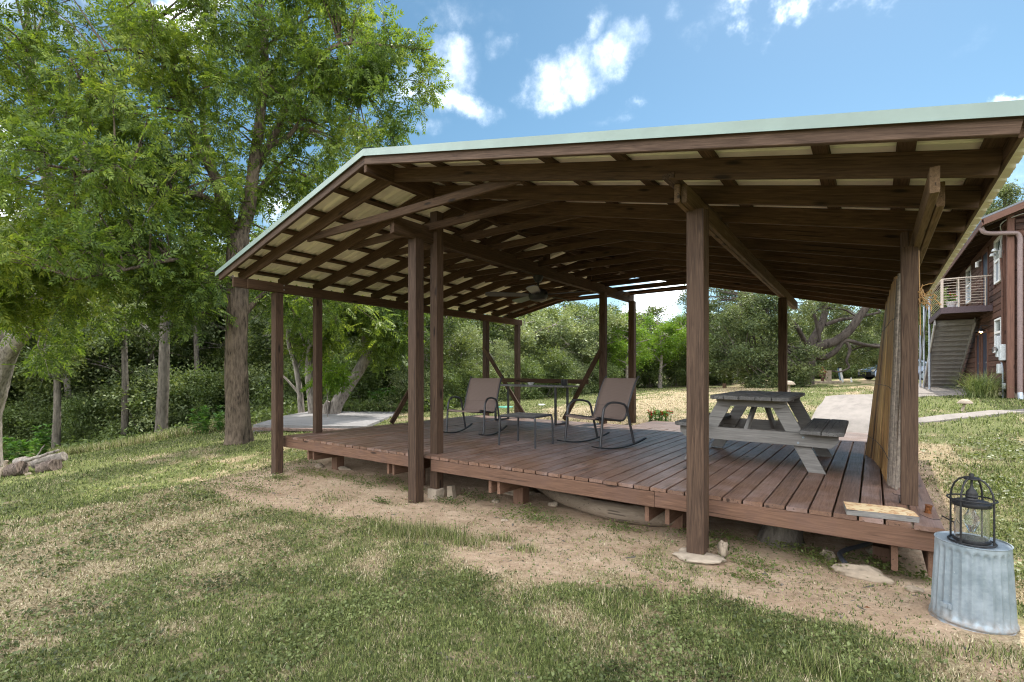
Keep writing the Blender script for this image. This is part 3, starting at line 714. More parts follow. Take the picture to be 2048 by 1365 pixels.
# small square side table
t = thing('side_table', 'small square grey metal side table between the two rocking chairs', 'side table', (-4.33, 1.50, 0), None, math.radians(4))
mb = MB(); mb.box((-.27, -.25, .415), (.27, .25, .428)); mb.build('tabletop', M['grey_top'], t, False, 'local')
for sx in (-1, 1):
    for sy in (-1, 1):
        mb = MB(); mb.tube(smooth_path([(sx*.21, sy*.235, .408), (sx*.26, sy*.24, .405), (sx*.278, sy*.245, .385), (sx*.285, sy*.25, .3), (sx*.29, sy*.255, .0)], 4), .0135, 8); mb.build('leg', M['bronze'], t, True, 'local')
mb = MB(); 
for a, b_ in (((-.27, -.25), (.27, -.25)), ((.27, -.25), (.27, .25)), ((.27, .25), (-.27, .25)), ((-.27, .25), (-.27, -.25))): mb.tube([(*a, .41), (*b_, .41)], .013, 8)
mb.build('rim', M['bronze'], t, True, 'local')

# long table at the back rail
t = thing('patio_table', 'long narrow grey plank table with dark steel legs by the back rail', 'table', (-5.95, 4.15, 0), None, math.radians(-3))
for k in range(4): beam('tabletop_board', (-.98, -.21+k*.14, .745), (.90, -.21+k*.14, .745), .136, .026, M['grey_wood'], t, local=True)
for x in (-.86, .66):
    for y in (-.2, .22):
        mb = MB(); mb.box((x-.018, y-.018, 0.02), (x+.018, y+.018, .73)); mb.build('leg', M['bronze'], t, False, 'local')
    mb = MB(); mb.box((x-.018, -.2, 0.0), (x+.018, .24, .03)); mb.build('foot_bar', M['bronze'], t, False, 'local')
mb = MB(); mb.lathe([(0, 0), (.035, .002), (.06, .03), (.072, .052), (.066, .054), (.05, .03), (.03, .012), (0, .01)], 20)
o = mb.build('bowl', M['white'], None, True, (-5.98, 4.08, .759)); tag(o, 'small white bowl near the middle of the long patio table', 'bowl')
mb = MB(); mb.lathe([(0, 0), (.055, 0), (.062, .01), (.066, .12), (.06, .12), (.056, .014), (0, .012)], 24)
o = mb.build('metal_can', M['bronze'], None, True, (-5.25, 4.16, .759)); tag(o, 'dark grey round can on the right end of the patio table', 'can')

# ---------------------------------------------------------------- picnic table
t = thing('picnic_table', 'weathered grey wooden picnic table with attached benches on the deck', 'picnic table', (-1.455, 2.2, .004))
t.rotation_euler = (0, math.radians(.8), math.radians(0.6))
GW, GT = M['grey_wood'], M['grey_top']
def chamf_board(name, x0, x1, y0, y1, z0, z1, cl, cr, m_):
    c = .06; poly = []
    poly += [(x0+(c if cl else 0), y0), (x1-(c if cr else 0), y0)]
    if cr: poly.append((x1, y0+c*1.2))
    poly += [(x1, y1-c*1.2), (x1-c, y1)] if cr else [(x1, y1)]
    poly += [(x0+c, y1), (x0, y1-c*1.2)] if cl else [(x0, y1)]
    if cl: poly.append((x0, y0+c*1.2))
    cx_, cy_, cz_ = (x0+x1)/2, (y0+y1)/2, (z0+z1)/2
    # local X is the grain direction, so turn the outline by 90 degrees
    mb = MB(); mb.prism([(y-cy_, -(x-cx_)) for x, y in poly], 'z', z0-cz_, z1-cz_)
    o = bpy.data.objects.new(name, mb.mesh(name, m_)); col.objects.link(o); o.parent = t; o.location = (cx_, cy_, cz_); o.rotation_euler[2] = PI/2; fixn(o)
    md = o.modifiers.new('soft_edges', 'BEVEL'); md.width = .006; md.segments = 2
    return o
for k in range(5):
    x0 = -.385+k*.1545; chamf_board('tabletop_board', x0, x0+.149, -.85, .90, .722+random.uniform(-.002, .002), .762, k == 0, k == 4, GT)
for s in (-1, 1):
    for k in range(2):
        xa, xb = (.475+k*.19, .475+k*.19+.183); 
        if s < 0: xa, xb = -(.445+k*.172+.166), -(.445+k*.172)
        chamf_board('bench_board', xa, xb, -.80, .88, .402, .440, (s < 0 and k == 1), (s > 0 and k == 1), GT)
for y in (-.64, .64):
    mb = MB(); mb.prism([(-.345, .722), (.345, .722), (.345, .69), (.30, .645), (-.30, .645), (-.345, .69)], 'y', y-.019, y+.019); o = mb.build('apron', GW, t, False, 'local'); fixn(o)
    mb = MB(); mb.prism([(-.74, .400), (.80, .400), (.80, .33), (.74, .268), (-.68, .268), (-.74, .33)], 'y', y-.021, y+.019); o = mb.build('crossbeam', GW, t, False, 'local'); fixn(o)
    yl = y + (.042 if y < 0 else -.042)
    for s in (-1, 1):
        mb = MB(); mb.prism([(s*.545, 0), (s*.70, 0), (s*.325, .722), (s*.17, .722)], 'y', yl-.019, yl+.019)
        vs = mb.v; o = mb.build('leg', GW, t, False, 'local'); fixn(o)
        for bx, bz in ((s*.50, .36), (s*.455, .30)):
            b2 = MB(); b2.tube([(bx, y-.032, bz), (bx, y-.018, bz)], .011, 10); b2.build('bolt', M['galv'], t, False, 'local')
for s in (-1, 1):
    beam('brace', (s*.06, -.60, .33), (s*.03, -.05, .71), .038, .085, GW, t, local=True) if s < 0 else beam('brace', (s*.06, .60, .33), (s*.03, .05, .71), .038, .085, GW, t, local=True)
beam('cleat', (-.34, 0, .703), (.34, 0, .703), .085, .036, GW, t, local=True)
for s in (-1, 1): beam('bench_cleat', (s*.47, 0, .384), (s*.84, 0, .384), .085, .036, GW, t, local=True)

# ---------------------------------------------------------------- ceiling fan
FX, FY = -4.845, 2.60
f = thing('ceiling_fan', 'black ceiling fan with dark blades hanging from the middle beam', 'ceiling fan', (FX, FY, 2.61)); f.scale = (1.32, 1.32, 1.32)
mb = MB(); mb.lathe([(0, 0), (.065, 0), (.062, -.03), (.035, -.075), (.014, -.08)], 20); mb.build('canopy', M['black_metal'], f, True, 'local')
mb = MB(); mb.tube([(0, 0, -.07), (0, 0, -.17)], .012, 8); mb.build('downrod', M['black_metal'], f, True, 'local')
mb = MB(); mb.lathe([(.012, -.15), (.07, -.165), (.115, -.195), (.12, -.235), (.12, -.265), (.10, -.30), (.05, -.315), (0, -.32)], 24); mb.build('motor', M['black_metal'], f, True, 'local')
for k in range(5):
    a = math.radians(k*72+8)
    mb = MB(); R_ = Matrix.Rotation(a, 4, 'Z') @ Matrix.Rotation(math.radians(12), 4, 'X')
    vs = [R_ @ Vector(p) for p in ((.10, -.03, 0), (.20, -.055, 0), (.60, -.07, 0), (.66, -.04, 0), (.66, .04, 0), (.60, .07, 0), (.20, .055, 0), (.10, .03, 0))]
    vs = [v+Vector((0, 0, -.235)) for v in vs]
    mb.add(vs+[v+Vector((0, 0, -.008)) for v in vs], [tuple(range(8)), tuple(range(15, 7, -1))]+[(i, i+8, (i+1) % 8+8, (i+1) % 8) for i in range(8)])
    o = mb.build('blade', M['bronze'], f, False, 'local'); fixn(o)

# ---------------------------------------------------------------- bamboo screen leaning in the corner
m, tt, b = mat('golden_bamboo', .45, .4)
tcn = tt.n('ShaderNodeTexCoord'); oi = tt.n('ShaderNodeObjectInfo'); mp = tt.n('ShaderNodeMapping'); tt.l(tcn.outputs['Object'], mp.inputs['Vector']); mp.inputs['Scale'].default_value = (60, 60, 2.5)
n = tt.noise(mp.outputs[0], 1, 4, .6); c = tt.ramp(tt.math('ADD', tt.math('MULTIPLY', n, .45), tt.math('MULTIPLY', oi.outputs['Random'], .55)), [(.28, (.08, .038, .014)), (.5, (.34, .185, .068)), (.72, (.52, .32, .13))])
n2 = tt.noise(tcn.outputs['Object'], 7, 5, .7); c = tt.mix(tt.mapr(n2, .55, .75, 0, .6), c, (.20, .11, .05)); tt.l(c, b.inputs['Base Color']); bump(tt, b, n, .3, .002); M['bamboo'] = m
M['bamboo_grey'] = plain('silvery_old_bamboo', (.21, .175, .145), .7, .2, 0, 40, .35)
bs = thing('bamboo_screen', 'tall golden split bamboo screen leaning in the right corner of the deck', 'bamboo screen', (-.25, 2.3, 0))
base = [(-.43, 3.26), (-.335, 2.75), (-.285, 2.2), (-.262, 1.75), (-.243, 1.30)]
tops = [(-.217, 3.42, 1.95), (-.208, 2.85, 1.95), (-.196, 2.25, 1.96), (-.185, 1.80, 1.96), (-.172, 1.42, 1.93)]
def lerp_list(L, t_): 
    q = t_*(len(L)-1); i = min(int(q), len(L)-2); return Vector(L[i]).lerp(Vector(L[i+1]), q-i)
NBM = 44; hts = 0
for k in range(NBM):
    tk = k/(NBM-1); b0 = lerp_list([(*p, 0) for p in base], tk); t0 = lerp_list(tops, tk)
    step = [-.06, -.02, .0, .01, .0, -.01, -.02][min(int(tk*7), 6)]-.075*((tk*7) % 1.0)
    d = (t0-b0); t1 = b0+d*(1+step/2+random.uniform(-.004, .004)); rr = .020+random.uniform(-.007, .005)
    pts = []; rs = []; nd = random.uniform(.15, .35)
    for q in np.linspace(0, 1, 9): pts.append(b0.lerp(t1, q)+Vector((random.uniform(-.002, .002), random.uniform(-.004, .004), 0))); rs.append(rr*(1.0-.12*q)*(1.09 if int(q*8) % 3 == 0 else 1))
    mb = MB(); mb.tube(pts, rs, 7); mb.build('bamboo_cane', M['bamboo'] if tk < .91 else M['bamboo_grey'], bs, True)
for q in (.12, .45, .78):
    mb = MB(); mb.tube([lerp_list([(*p, 0) for p in base], u).lerp(lerp_list(tops, u), q)+Vector((-.022, 0, 0)) for u in np.linspace(0, 1, 12)], .003, 5); mb.build('tie_wire', M['black_metal'], bs)
for k, (x0, y0, x1, y1, z1) in enumerate(((-.225, 1.22, -.165, 1.30, 1.62), (-.205, 1.16, -.15, 1.2, 1.2), (-.19, 1.25, -.145, 1.22, 1.45))):
    mb = MB(); mb.tube([(x0, y0, 0), (x1, y1, z1)], .012, 6); mb.build('loose_cane', M['bamboo_grey'], bs, True)
mb = MB()
for k in range(14):
    p = Vector((-.095, .60, 1.62)); pts = [p]
    for q in range(7): p = p+Vector((random.uniform(-.012, .035), random.uniform(-.03, .02), random.uniform(-.05, .035))); pts.append(p)
    mb.tube(pts, .003, 4)
mb.tube([(-.085, .60, 1.95), (-.08, .58, 1.62), (-.075, .6, 1.3)], .004, 5)
o = mb.build('twine_bundle', M['bamboo'], None, False); tag(o, 'tangle of frayed tan twine tied to the corner post of the pavilion', 'twine')

# ---------------------------------------------------------------- things on the deck corner
def rock(name, c, size, seed, m_, label, cat, rz=0.0, group=None, sub=4, rough_=.22, flat=.0):
    import bmesh
    bm = bmesh.new(); bmesh.ops.create_icosphere(bm, subdivisions=sub, radius=1.0)
    rr = random.Random(seed); off = Vector((rr.uniform(0, 50), rr.uniform(0, 50), rr.uniform(0, 50)))
    from mathutils import noise as mn
    for v in bm.verts:
        p = v.co.copy(); k = 1+rough_*2*mn.noise(p*1.1+off)+rough_*.9*mn.noise(p*2.7+off)+rough_*.4*mn.noise(p*6+off)+rough_*.2*mn.noise(p*14+off)
        v.co = p*k; v.co.z = max(v.co.z, -.55)
        v.co = Vector((v.co.x*size[0], v.co.y*size[1], v.co.z*size[2]))
    me = bpy.data.meshes.new(name); bm.to_mesh(me); bm.free(); me.materials.append(m_); me.polygons.foreach_set('use_smooth', [True]*len(me.polygons))
    o = bpy.data.objects.new(name, me); link(o, None, c); o.rotation_euler[2] = rz; tag(o, label, cat, group); return o
m, tt, b = mat('cream_stained_slab_top', .8)
tcn = tt.n('ShaderNodeTexCoord'); n = tt.noise(tcn.outputs['Object'], 11, 6, .6, .6)
tt.l(tt.ramp(n, [(.35, (.62, .50, .30)), (.5, (.60, .46, .27)), (.57, (.40, .20, .09)), (.62, (.58, .44, .26)), (.8, (.66, .58, .42))]), b.inputs['Base Color']); bump(tt, b, n, .5, .006); M['slabtop'] = m
mb = MB(); a = math.radians(9)
poly = [(-.205, -.115), (.02, -.12), (.205, -.125), (.205, .02), (.165, .115), (.0, .12), (-.195, .125)]
poly = [(x*math.cos(a)-y*math.sin(a), x*math.sin(a)+y*math.cos(a)) for x, y in poly]; n_ = len(poly)
vs = [(x, y, 0) for x, y in poly]+[(x+random.uniform(-.004, .004), y+random.uniform(-.004, .004), .040) for x, y in poly]
mb.add(vs, [tuple(range(n_-1, -1, -1))]+[(i, (i+1) % n_, (i+1) % n_+n_, i+n_) for i in range(n_)], 0); mb.add(vs, [tuple(range(n_, 2*n_))], 1)
o = mb.build('stone_slab', [M['grey_wood'], M['slabtop']], None, False, (-.335, .135, .001)); tag(o, 'flat broken slab, cream and rust stained on top, lying on the deck edge', 'slab')
mb = MB(); mb.lathe([(0, 0), (.024, 0), (.024, .004), (.019, .006), (.019, .016), (.021, .018), (.019, .020), (.019, .034), (.021, .036), (.019, .038), (.020, .052), (.024, .054), (.024, .058), (0, .058)], 16)
o = mb.build('rusty_tin', M['rust'], None, True, (-.045, .40, 0)); o.rotation_euler = (.06, .1, 0); tag(o, 'small rusty ribbed tin at the foot of the corner post', 'tin')
mb = MB(); mb.tube(smooth_path([(-.10, .30, .006), (-.04, .18, .008), (.01, .22, .006), (.03, .34, .004)], 5), .0015, 4); mb.tube([(.028, .34, .004), (.10, .26, -.02)], .005, 6)
o = mb.build('wire', M['black_rubber'], None); tag(o, 'thin loose wire trailing over the corner of the deck', 'wire')
mb = MB(); mb.tube(smooth_path([(-.235, .99, .004), (-.22, .93, .004), (-.17, .915, .004), (-.14, .95, .01), (-.135, .90, .006)], 5), .002, 4); mb.tube([(-.195, .92, .004), (-.20, .62, .004)], .003, 5)
o = mb.build('wire_hook', M['black_metal'], None); tag(o, 'bent wire hook lying on the deck below the bamboo canes', 'hook')

# ---------------------------------------------------------------- upturned galvanised tub and lantern
TX, TY = .10, -.395; gzt = -.415
mb = MB(); N_ = 26*10; H_ = .045-gzt+.012; rows = []
def tub_r(z):  return .189-.023*z/H_
zs = [0, .004, .012, .02, .03, .036, .05, .065]+list(np.linspace(.085, H_-.05, 12))+[H_-.04, H_-.03, H_-.02, H_-.006, H_-.002, H_]
vs = []
for z in zs:
    for j in range(N_):
        th = 2*PI*j/N_; u = (j % 10)/10.0; rr = tub_r(z)
        if z < .006: rr += .010
        elif z < .014: rr += .008
        elif .026 < z < .04: rr += .006
        elif z >= .06:
            top = H_-.028-.020*(2*u-1)**2; amp = max(0, min(1, (top-z)/.012))*max(0, min(1, (z-.05)/.02))
            rr -= .0085*amp*(.5+.5*math.cos(2*PI*(u-.5)))**.7
        if z > H_-.004: rr += .004
        vs.append((rr*math.cos(th), rr*math.sin(th), z))
k_ = len(zs); fs = [(i*N_+j, i*N_+(j+1) % N_, (i+1)*N_+(j+1) % N_, (i+1)*N_+j) for i in range(k_-1) for j in range(N_)]
mb.add(vs, fs); 
R_ = tub_r(H_)
def disc(rad, z): return [(rad*math.cos(2*PI*j/N_), rad*math.sin(2*PI*j/N_), z) for j in range(N_)]
base_ = (k_-1)*N_; s0 = len(mb.v); mb.v += disc(R_-.003, H_+.001)+disc(R_-.006, H_-.006)+disc(.02, H_-.005)
mb.f += [(base_+j, base_+(j+1) % N_, s0+(j+1) % N_, s0+j) for j in range(N_)]+[(s0+q*N_+j, s0+q*N_+(j+1) % N_, s0+(q+1)*N_+(j+1) % N_, s0+(q+1)*N_+j) for q in range(2) for j in range(N_)]+[tuple(s0+2*N_+j for j in range(N_))]
mb.mi += [0]*(3*N_+1)
tub = thing('metal_tub', 'upturned fluted galvanised steel bin standing beside the deck corner', 'metal bin', (TX, TY, gzt-.012))
mb.build('fluted_body', M['galv'], tub, True, 'local')
a0 = math.radians(228)
mb = MB(); Rm = Matrix.Translation((TX*0+.186*math.cos(a0), .186*math.sin(a0), .115)) @ Matrix.Rotation(a0, 4, 'Z')
mb.box((-.004, -.028, -.014), (.008, .028, .014), M_=Rm); mb.box((.006, -.012, -.010), (.016, .012, .010), M_=Rm); mb.build('handle_bracket', M['galv'], tub, False, 'local')
LX, LY, LZ = .094, -.425, gzt-.012+H_-.005
ln = thing('lantern', 'black wire cage lantern with a glass cylinder standing on the upturned bin', 'lantern', (LX, LY, LZ))
def ring(mb, r_, z, rad, n=36): mb.tube([(r_*math.cos(2*PI*j/n), r_*math.sin(2*PI*j/n), z) for j in range(n+1)], rad, 8, False)
mb = MB(); ring(mb, .103, .008, .0055); mb.build('base_ring', M['black_metal'], ln, True, 'local')
mb = MB(); ring(mb, .108, .252, .0045); mb.build('middle_ring', M['black_metal'], ln, True, 'local')
mb = MB(); ring(mb, .034, .367, .0045); mb.build('top_ring', M['black_metal'], ln, True, 'local')
for k in range(4):
    a = math.radians(45+90*k+12); ca, sa = math.cos(a), math.sin(a)
    mb = MB(); mb.tube([(r_*ca, r_*sa, z) for r_, z in ((.103, .008), (.103, .12), (.103, .25), (.098, .29), (.083, .33), (.06, .358), (.03, .372), (.0, .374))], .005, 8); mb.build('cage_rod', M['black_metal'], ln, True, 'local')
mb = MB(); mb.lathe([(.078, .012), (.084, .012), (.084, .022), (.076, .026), (0, .026)], 36); mb.build('base_plate', M['black_metal'], ln, True, 'local')
mb = MB(); mb.lathe([(.076, .026), (.076, .215), (.073, .215), (.073, .028)], 40); mb.build('glass_cylinder', M['glass'], ln, True, 'local')
mb = MB(); mb.lathe([(0, .06), (.012, .062), (.025, .09), (.036, .125), (.034, .15), (.02, .175), (.014, .2)], 24); mb.build('glass_bulb', M['glass'], ln, True, 'local')
mb = MB(); mb.lathe([(0, .212), (.086, .212), (.09, .220), (.088, .232), (.07, .243), (.03, .250), (.026, .258), (.030, .266), (.026, .274), (.028, .282), (.022, .296), (.010, .312), (.006, .33), (.005, .37)], 36); mb.build('lid', M['black_metal'], ln, True, 'local')
mb = MB(); mb.lathe([(0, .366), (.034, .366), (.036, .374), (.012, .380), (.010, .396), (0, .398)], 20); mb.build('finial', M['black_metal'], ln, True, 'local')

# ---------------------------------------------------------------- stones, pads and oddments round the deck foot
def grock(px, py, size, seed, label, rz=0, m_=None, name='stone', group=None, **k):
    p = gcast(px, py); return rock(name, (p.x, p.y, g1(p.x, p.y)+size[2]*.25), size, seed, m_ or M['stone'], label, 'stone', rz, group, **k)
grock(1722, 1158, (.175, .075, .062), 3, 'long pale limestone rock lying in front of the deck near the bin', math.radians(-3))
grock(1655, 1122, (.058, .045, .05), 5, 'fist sized pale stone in the weeds just left of the long limestone rock', .4)
grock(1829, 1186, (.045, .032, .028), 8, 'small pale stone between the long limestone rock and the bin', .2)
grock(1107, 1014, (.055, .04, .04), 12, 'angular grey stone on the dirt in front of the bent log', .5)
grock(1010, 1046, (.04, .03, .018), 13, 'flat whitish stone half buried in the bare dirt strip', .1)
grock(639, 938, (.07, .05, .045), 15, 'grey stone under the left end of the deck', .3)
grock(690, 941, (.11, .06, .035), 16, 'flat broad stone in shade below the deck fascia, left part', .3)
grock(1020, 1098, (.03, .02, .012), 17, 'tiny pale stone in the dirt below the middle of the deck', .3)
grock(991, 1006, (.05, .035, .03), 18, 'broken stone leaning beside the second pair of girder ends', 1.)
grock(1745, 1105, (.05, .04, .035), 19, 'dull stone in the shadow beside the grey drain hose', 1.)
pp = gcast(1045, 1000); rock('stone', (pp.x-.25, pp.y+.25, g1(pp.x, pp.y)+.01), (.28, .16, .05), 21, M['stone'], 'flat rock footing under the pier behind the girder ends', 'stone', .2)
rock('concrete_pad', (-1.50, -.235, g1(-1.5, -.235)+.006), (.215, .15, .032), 31, M['pale_conc'], 'rough pale concrete footing around the base of the large front post', 'footing', .1, sub=4, rough_=.26)
rock('stone', (-1.34, -.08, g1(-1.34, -.08)+.05), (.04, .04, .075), 33, M['stone'], 'upright lump of concrete against the back of the large front post', 'stone', .1)
mb = MB(); mb.box((-4.87, .10, g1(-4.8, .15)-.05), (-4.72, .26, -.43)); o = mb.build('concrete_block', M['pale_conc'], None); o.modifiers.new('b', 'BEVEL').width = .01; tag(o, 'squared concrete block under the second front post of the deck', 'block')
mb = MB(); mb.tube([(-4.64, .30, g1(-4.6, .3)-.03), (-4.66, .30, -.40)], [.07, .05], 5); o = mb.build('concrete_lump', M['stone'], None); tag(o, 'broken concrete wedge right of the squared block under the deck', 'block')
# bent smooth log lying below the deck
pts = []
for px, py in ((1035, 950), (1090, 985), (1150, 1007), (1215, 1024), (1285, 1034), (1340, 1036)):
    r_ = VW+(px-CX)/F*RT+(HY-py)/F*UPV; q = CAM+r_*((-.37-CAM.z)/r_.z); pts.append(q)
mb = MB(); mb.tube(smooth_path([(p.x, p.y+.14, -.40+(.03 if i == 0 else 0)) for i, p in enumerate(pts)], 5), [.045]*3+[.06+.035*min(1, k/12) for k in range(23)], 14, jit=.03)
o = mb.build('bent_log', M['bare_log'], None, True); tag(o, 'smooth pale bent log lying in the dirt under the middle of the deck', 'log')
pts = []
for px, py in ((1775, 1072), (1742, 1086), (1715, 1094), (1692, 1100), (1680, 1107), (1682, 1116), (1690, 1126)):
    r_ = VW+(px-CX)/F*RT+(HY-py)/F*UPV; q = CAM+r_*((-.40-CAM.z)/r_.z); pts.append(q)
mb = MB(); mb.tube(smooth_path(pts, 5), .018, 10); o = mb.build('drain_hose', M['hose'], None, True); tag(o, 'dark grey drain hose curling out from under the deck', 'hose')
sx, sy = -1.02, .62; s0 = g1(sx, sy)
mb = MB(); mb.tube([(sx, sy, s0-.05), (sx, sy, s0+.03), (sx+.01, sy, s0+.12), (sx, sy+.01, s0+.27)], [.22, .17, .15, .14], 18, jit=.10); o = mb.build('tree_stump', M['bark_wood'], None, True); tag(o, 'old grey tree stump in the dark under the right half of the deck', 'stump')
# a pinkish brick edging before the concrete slab, each brick its own piece
ed = thing('brick_edging', 'row of flat pinkish bricks along the near side of the old concrete slab', 'edging', (-11.6, 1.9, -.4))
e0, e1 = Vector((-12.7, 1.80, 0)), Vector((-10.25, 3.18, 0)); nb = 13; dd = (e1-e0)/nb; perp = Vector((dd.y, -dd.x, 0)).normalized()
for k in range(nb):
    c0 = e0+dd*k+perp*.10; c1 = e0+dd*(k+.94)+perp*.10
    beam('brick', (c0.x, c0.y, -.352+random.uniform(-.006, .006)), (c1.x, c1.y, -.352+random.uniform(-.006, .006)), .16, .06, M['brick'], ed)

# ---------------------------------------------------------------- litter on the bare strip
TET = np.array([(0, 0, 0), (1, 0, 0), (.4, .9, 0), (.45, .35, .6)])
def litter(name, n, lo, hi, m_, label, seed, flat=1.0, long=1.0):
    x = rng.uniform(-9.5, 1.2, n); y = rng.uniform(-3.2, .6, n); g, _ = veg(x, y); k = (rng.random(n) < np.clip(1.15-g*1.6, .05, 1)) & ~no_grass(x, y) & ((y < -.02)); x, y = x[k], y[k]; n = len(x)
    s = lo*(hi/lo)**(rng.random(n)**2.2); a = rng.uniform(0, 2*PI, n); z = gz(x, y)+(fbm(x, y, 9, 3, 11)-.5)*.022-.001
    T_ = (TET-np.array([.45, .4, .1]))*np.array([long, 1, flat]); v = np.einsum('ij,n->nij', T_, s); c, sn = np.cos(a)[:, None], np.sin(a)[:, None]
    vx = v[:, :, 0]*c-v[:, :, 1]*sn; vy = v[:, :, 0]*sn+v[:, :, 1]*c; v = np.stack([vx+x[:, None], vy+y[:, None], v[:, :, 2]+z[:, None]], -1).reshape(-1, 3)
    f = (np.arange(n)[:, None, None]*4+np.array([(0, 1, 3), (1, 2, 3), (2, 0, 3)])[None]).reshape(-1, 3)
    me = bpy.data.meshes.new(name); me.from_pydata(v.tolist(), [], f.tolist()); me.materials.append(m_); o = bpy.data.objects.new(name, me); link(o); tag(o, label, None, None, 'stuff')
litter('pebbles', 5200, .004, .022, M['stone'], 'small pale pebbles strewn on the bare dirt', 1)
litter('dry_litter', 9000, .006, .02, M['bamboo_grey'], 'bits of dry straw and leaf litter on the dirt', 2, .12, 3.4)
litter('dark_litter', 5000, .006, .02, M['bark_wood'], 'dark twigs and leaf crumbs on the dirt', 3, .15, 2.6)
litter('fallen_leaves', 1500, .016, .042, M['rust'], 'scattered brown fallen leaves on the ground', 4, .25, 1.4)
litter('twigs', 700, .02, .06, M['bark_wood'], 'small dark twigs on the bare dirt', 5, .12, 3.5)

# ---------------------------------------------------------------- the house on the right
HX, HYc, HG = 2.63, 14.7, .31
ho = thing('log_sided_house', 'two storey house with dark brown log siding and an outside stair', 'house', (HX, HYc, HG))
ZT = 5.35; YE = 29.0; XE = 9.5
# cores of the walls (the siding sits on them)
mb = MB(); mb.box((HX+.04, HYc+.04, HG-.1), (XE, YE, ZT-.1)); mb.build('wall', M['trimwood'], ho)
mb = MB(); mb.box((HX+.02, HYc+.02, HG-.3), (XE, YE, HG+.16)); mb.build('foundation', M['pale_conc'], ho)
openings = [(15.68, 16.68, 3.69, 5.02), (17.66, 18.75, 3.10, 5.02), (21.3, 22.45, 3.73, 5.08), (24.4, 25.3, 3.73, 5.08), (15.70, 16.62, 1.79, 2.62), (17.76, 18.79, HG+.02, 2.38), (19.25, 20.05, HG+.02, 2.38)]
ch = .185; nC = int((ZT-HG-.12)/ch)
for k in range(nC):
    z0 = HG+.14+k*ch; z1 = z0+ch-.012
    # long side wall, cut round the openings
    cuts = sorted([(a-.06, b_+.06) for a, b_, c_, d_ in openings if c_-.05 < z1 and d_+.05 > z0]); y = HYc+.10
    for a, b_ in cuts+[(YE, YE)]:
        if a-y > .05: beam('siding_board', (HX+.015, y, (z0+z1)/2), (HX+.015, a, (z0+z1)/2), .05, ch-.012, M['siding'], ho, ch=.016)
        y = max(y, b_)
    beam('siding_board', (HX+.12, HYc+.015, (z0+z1)/2), (XE, HYc+.015, (z0+z1)/2), .05, ch-.012, M['siding'], ho, ch=.016)
beam('corner_post', (HX+.02, HYc+.0, HG), (HX+.02, HYc+.0, ZT), .14, .14, M['trimwood'], ho, up=(0, 1, 0))
beam('corner_trim', (HX-.03, HYc+.42, HG+.5), (HX-.03, HYc+.42, 5.1), .07, .07, M['trimwood'], ho, up=(0, 1, 0))
beam('door_trim', (HX+.62, HYc-.03, HG), (HX+.62, HYc-.03, 2.45), .05, .12, M['trimwood'], ho, up=(0, 1, 0))
beam('door_trim', (HX+.55, HYc-.03, 2.52), (HX+3, HYc-.03, 2.52), .05, .12, M['trimwood'], ho)
def window(y0, y1, z0, z1):
    fr = MB(); x = HX-.03; w_ = .055
    for a in ((y0, z0, y1, z0+w_), (y0, z1-w_, y1, z1), (y0, z0+w_, y0+w_, z1-w_), (y1-w_, z0+w_, y1, z1-w_), (y0+w_, (z0+z1)/2-.03, y1-w_, (z0+z1)/2+.03)):
        fr.box((x, a[0], a[1]), (x+.09, a[2], a[3]))
    f = fr.build('window', M['white'], ho)
    for za, zb, mm in ((z0+w_, (z0+z1)/2-.03, M['screen']), ((z0+z1)/2+.03, z1-w_, M['pane'])):
        p = MB(); p.box((x+.045, y0+w_+.002, za+.002), (x+.055, y1-w_-.002, zb-.002)); p.build('pane', mm, f)
for o_ in (openings[0], openings[2], openings[3], openings[4]): window(*o_)
def door(y0, y1, z0, z1):
    p = MB(); p.box((HX+.0, y0+.05, z0), (HX+.05, y1-.05, z1-.05)); d = p.build('door', M['door_blue'], ho)
    for a in ((y0-.03, z0, y0+.05, z1), (y1-.05, z0, y1+.03, z1), (y0+.05, z1-.05, y1-.05, z1+.04)):
        p = MB(); p.box((HX-.035, a[0], a[1]), (HX+.04, a[2], a[3])); p.build('door_trim', M['trimwood'], ho)
    p = MB(); p.tube([(HX-.05, y0+.12, z0+1), (HX+.0, y0+.12, z0+1)], .025, 10); p.build('handle', M['galv'], d, True)
for o_ in (openings[1], openings[5], openings[6]): door(*o_)
# gable roof over it: ridge runs with the long wall, eave hangs out over the stair side
ex, ez = 2.02, 5.12; px_, pz_ = 6.2, 6.75
y0, y1 = HYc-.55, YE+.4
mb = MB(); mb.add([(ex, y0, ez+.12), (px_, y0, pz_+.12), (px_, y1, pz_+.12), (ex, y1, ez+.12), (ex, y0, ez+.06), (px_, y0, pz_+.06), (px_, y1, pz_+.06), (ex, y1, ez+.06)], [(0, 1, 2, 3), (4, 7, 6, 5), (0, 4, 5, 1), (3, 2, 6, 7), (0, 3, 7, 4)])
o = mb.build('roof', M['dark_roof'], ho); fixn(o)
mb = MB(); xx = 2*px_-ex; mb.add([(xx, y0, ez+.12), (px_, y0, pz_+.12), (px_, y1, pz_+.12), (xx, y1, ez+.12), (xx, y0, ez+.06), (px_, y0, pz_+.06), (px_, y1, pz_+.06), (xx, y1, ez+.06)], [(0, 3, 2, 1), (4, 5, 6, 7), (0, 1, 5, 4), (3, 7, 6, 2), (0, 4, 7, 3)])
o = mb.build('roof', M['dark_roof'], ho); fixn(o)
mb = MB(); mb.prism([(HX+.06, ZT-.15), (HX+.06, ez+.06+(HX+.06-ex)*.39), (px_, pz_), (XE, ez+.1), (XE, ZT-.15)], 'y', HYc+.05, HYc+.12); o = mb.build('gable_wall', M['siding'], ho); fixn(o)
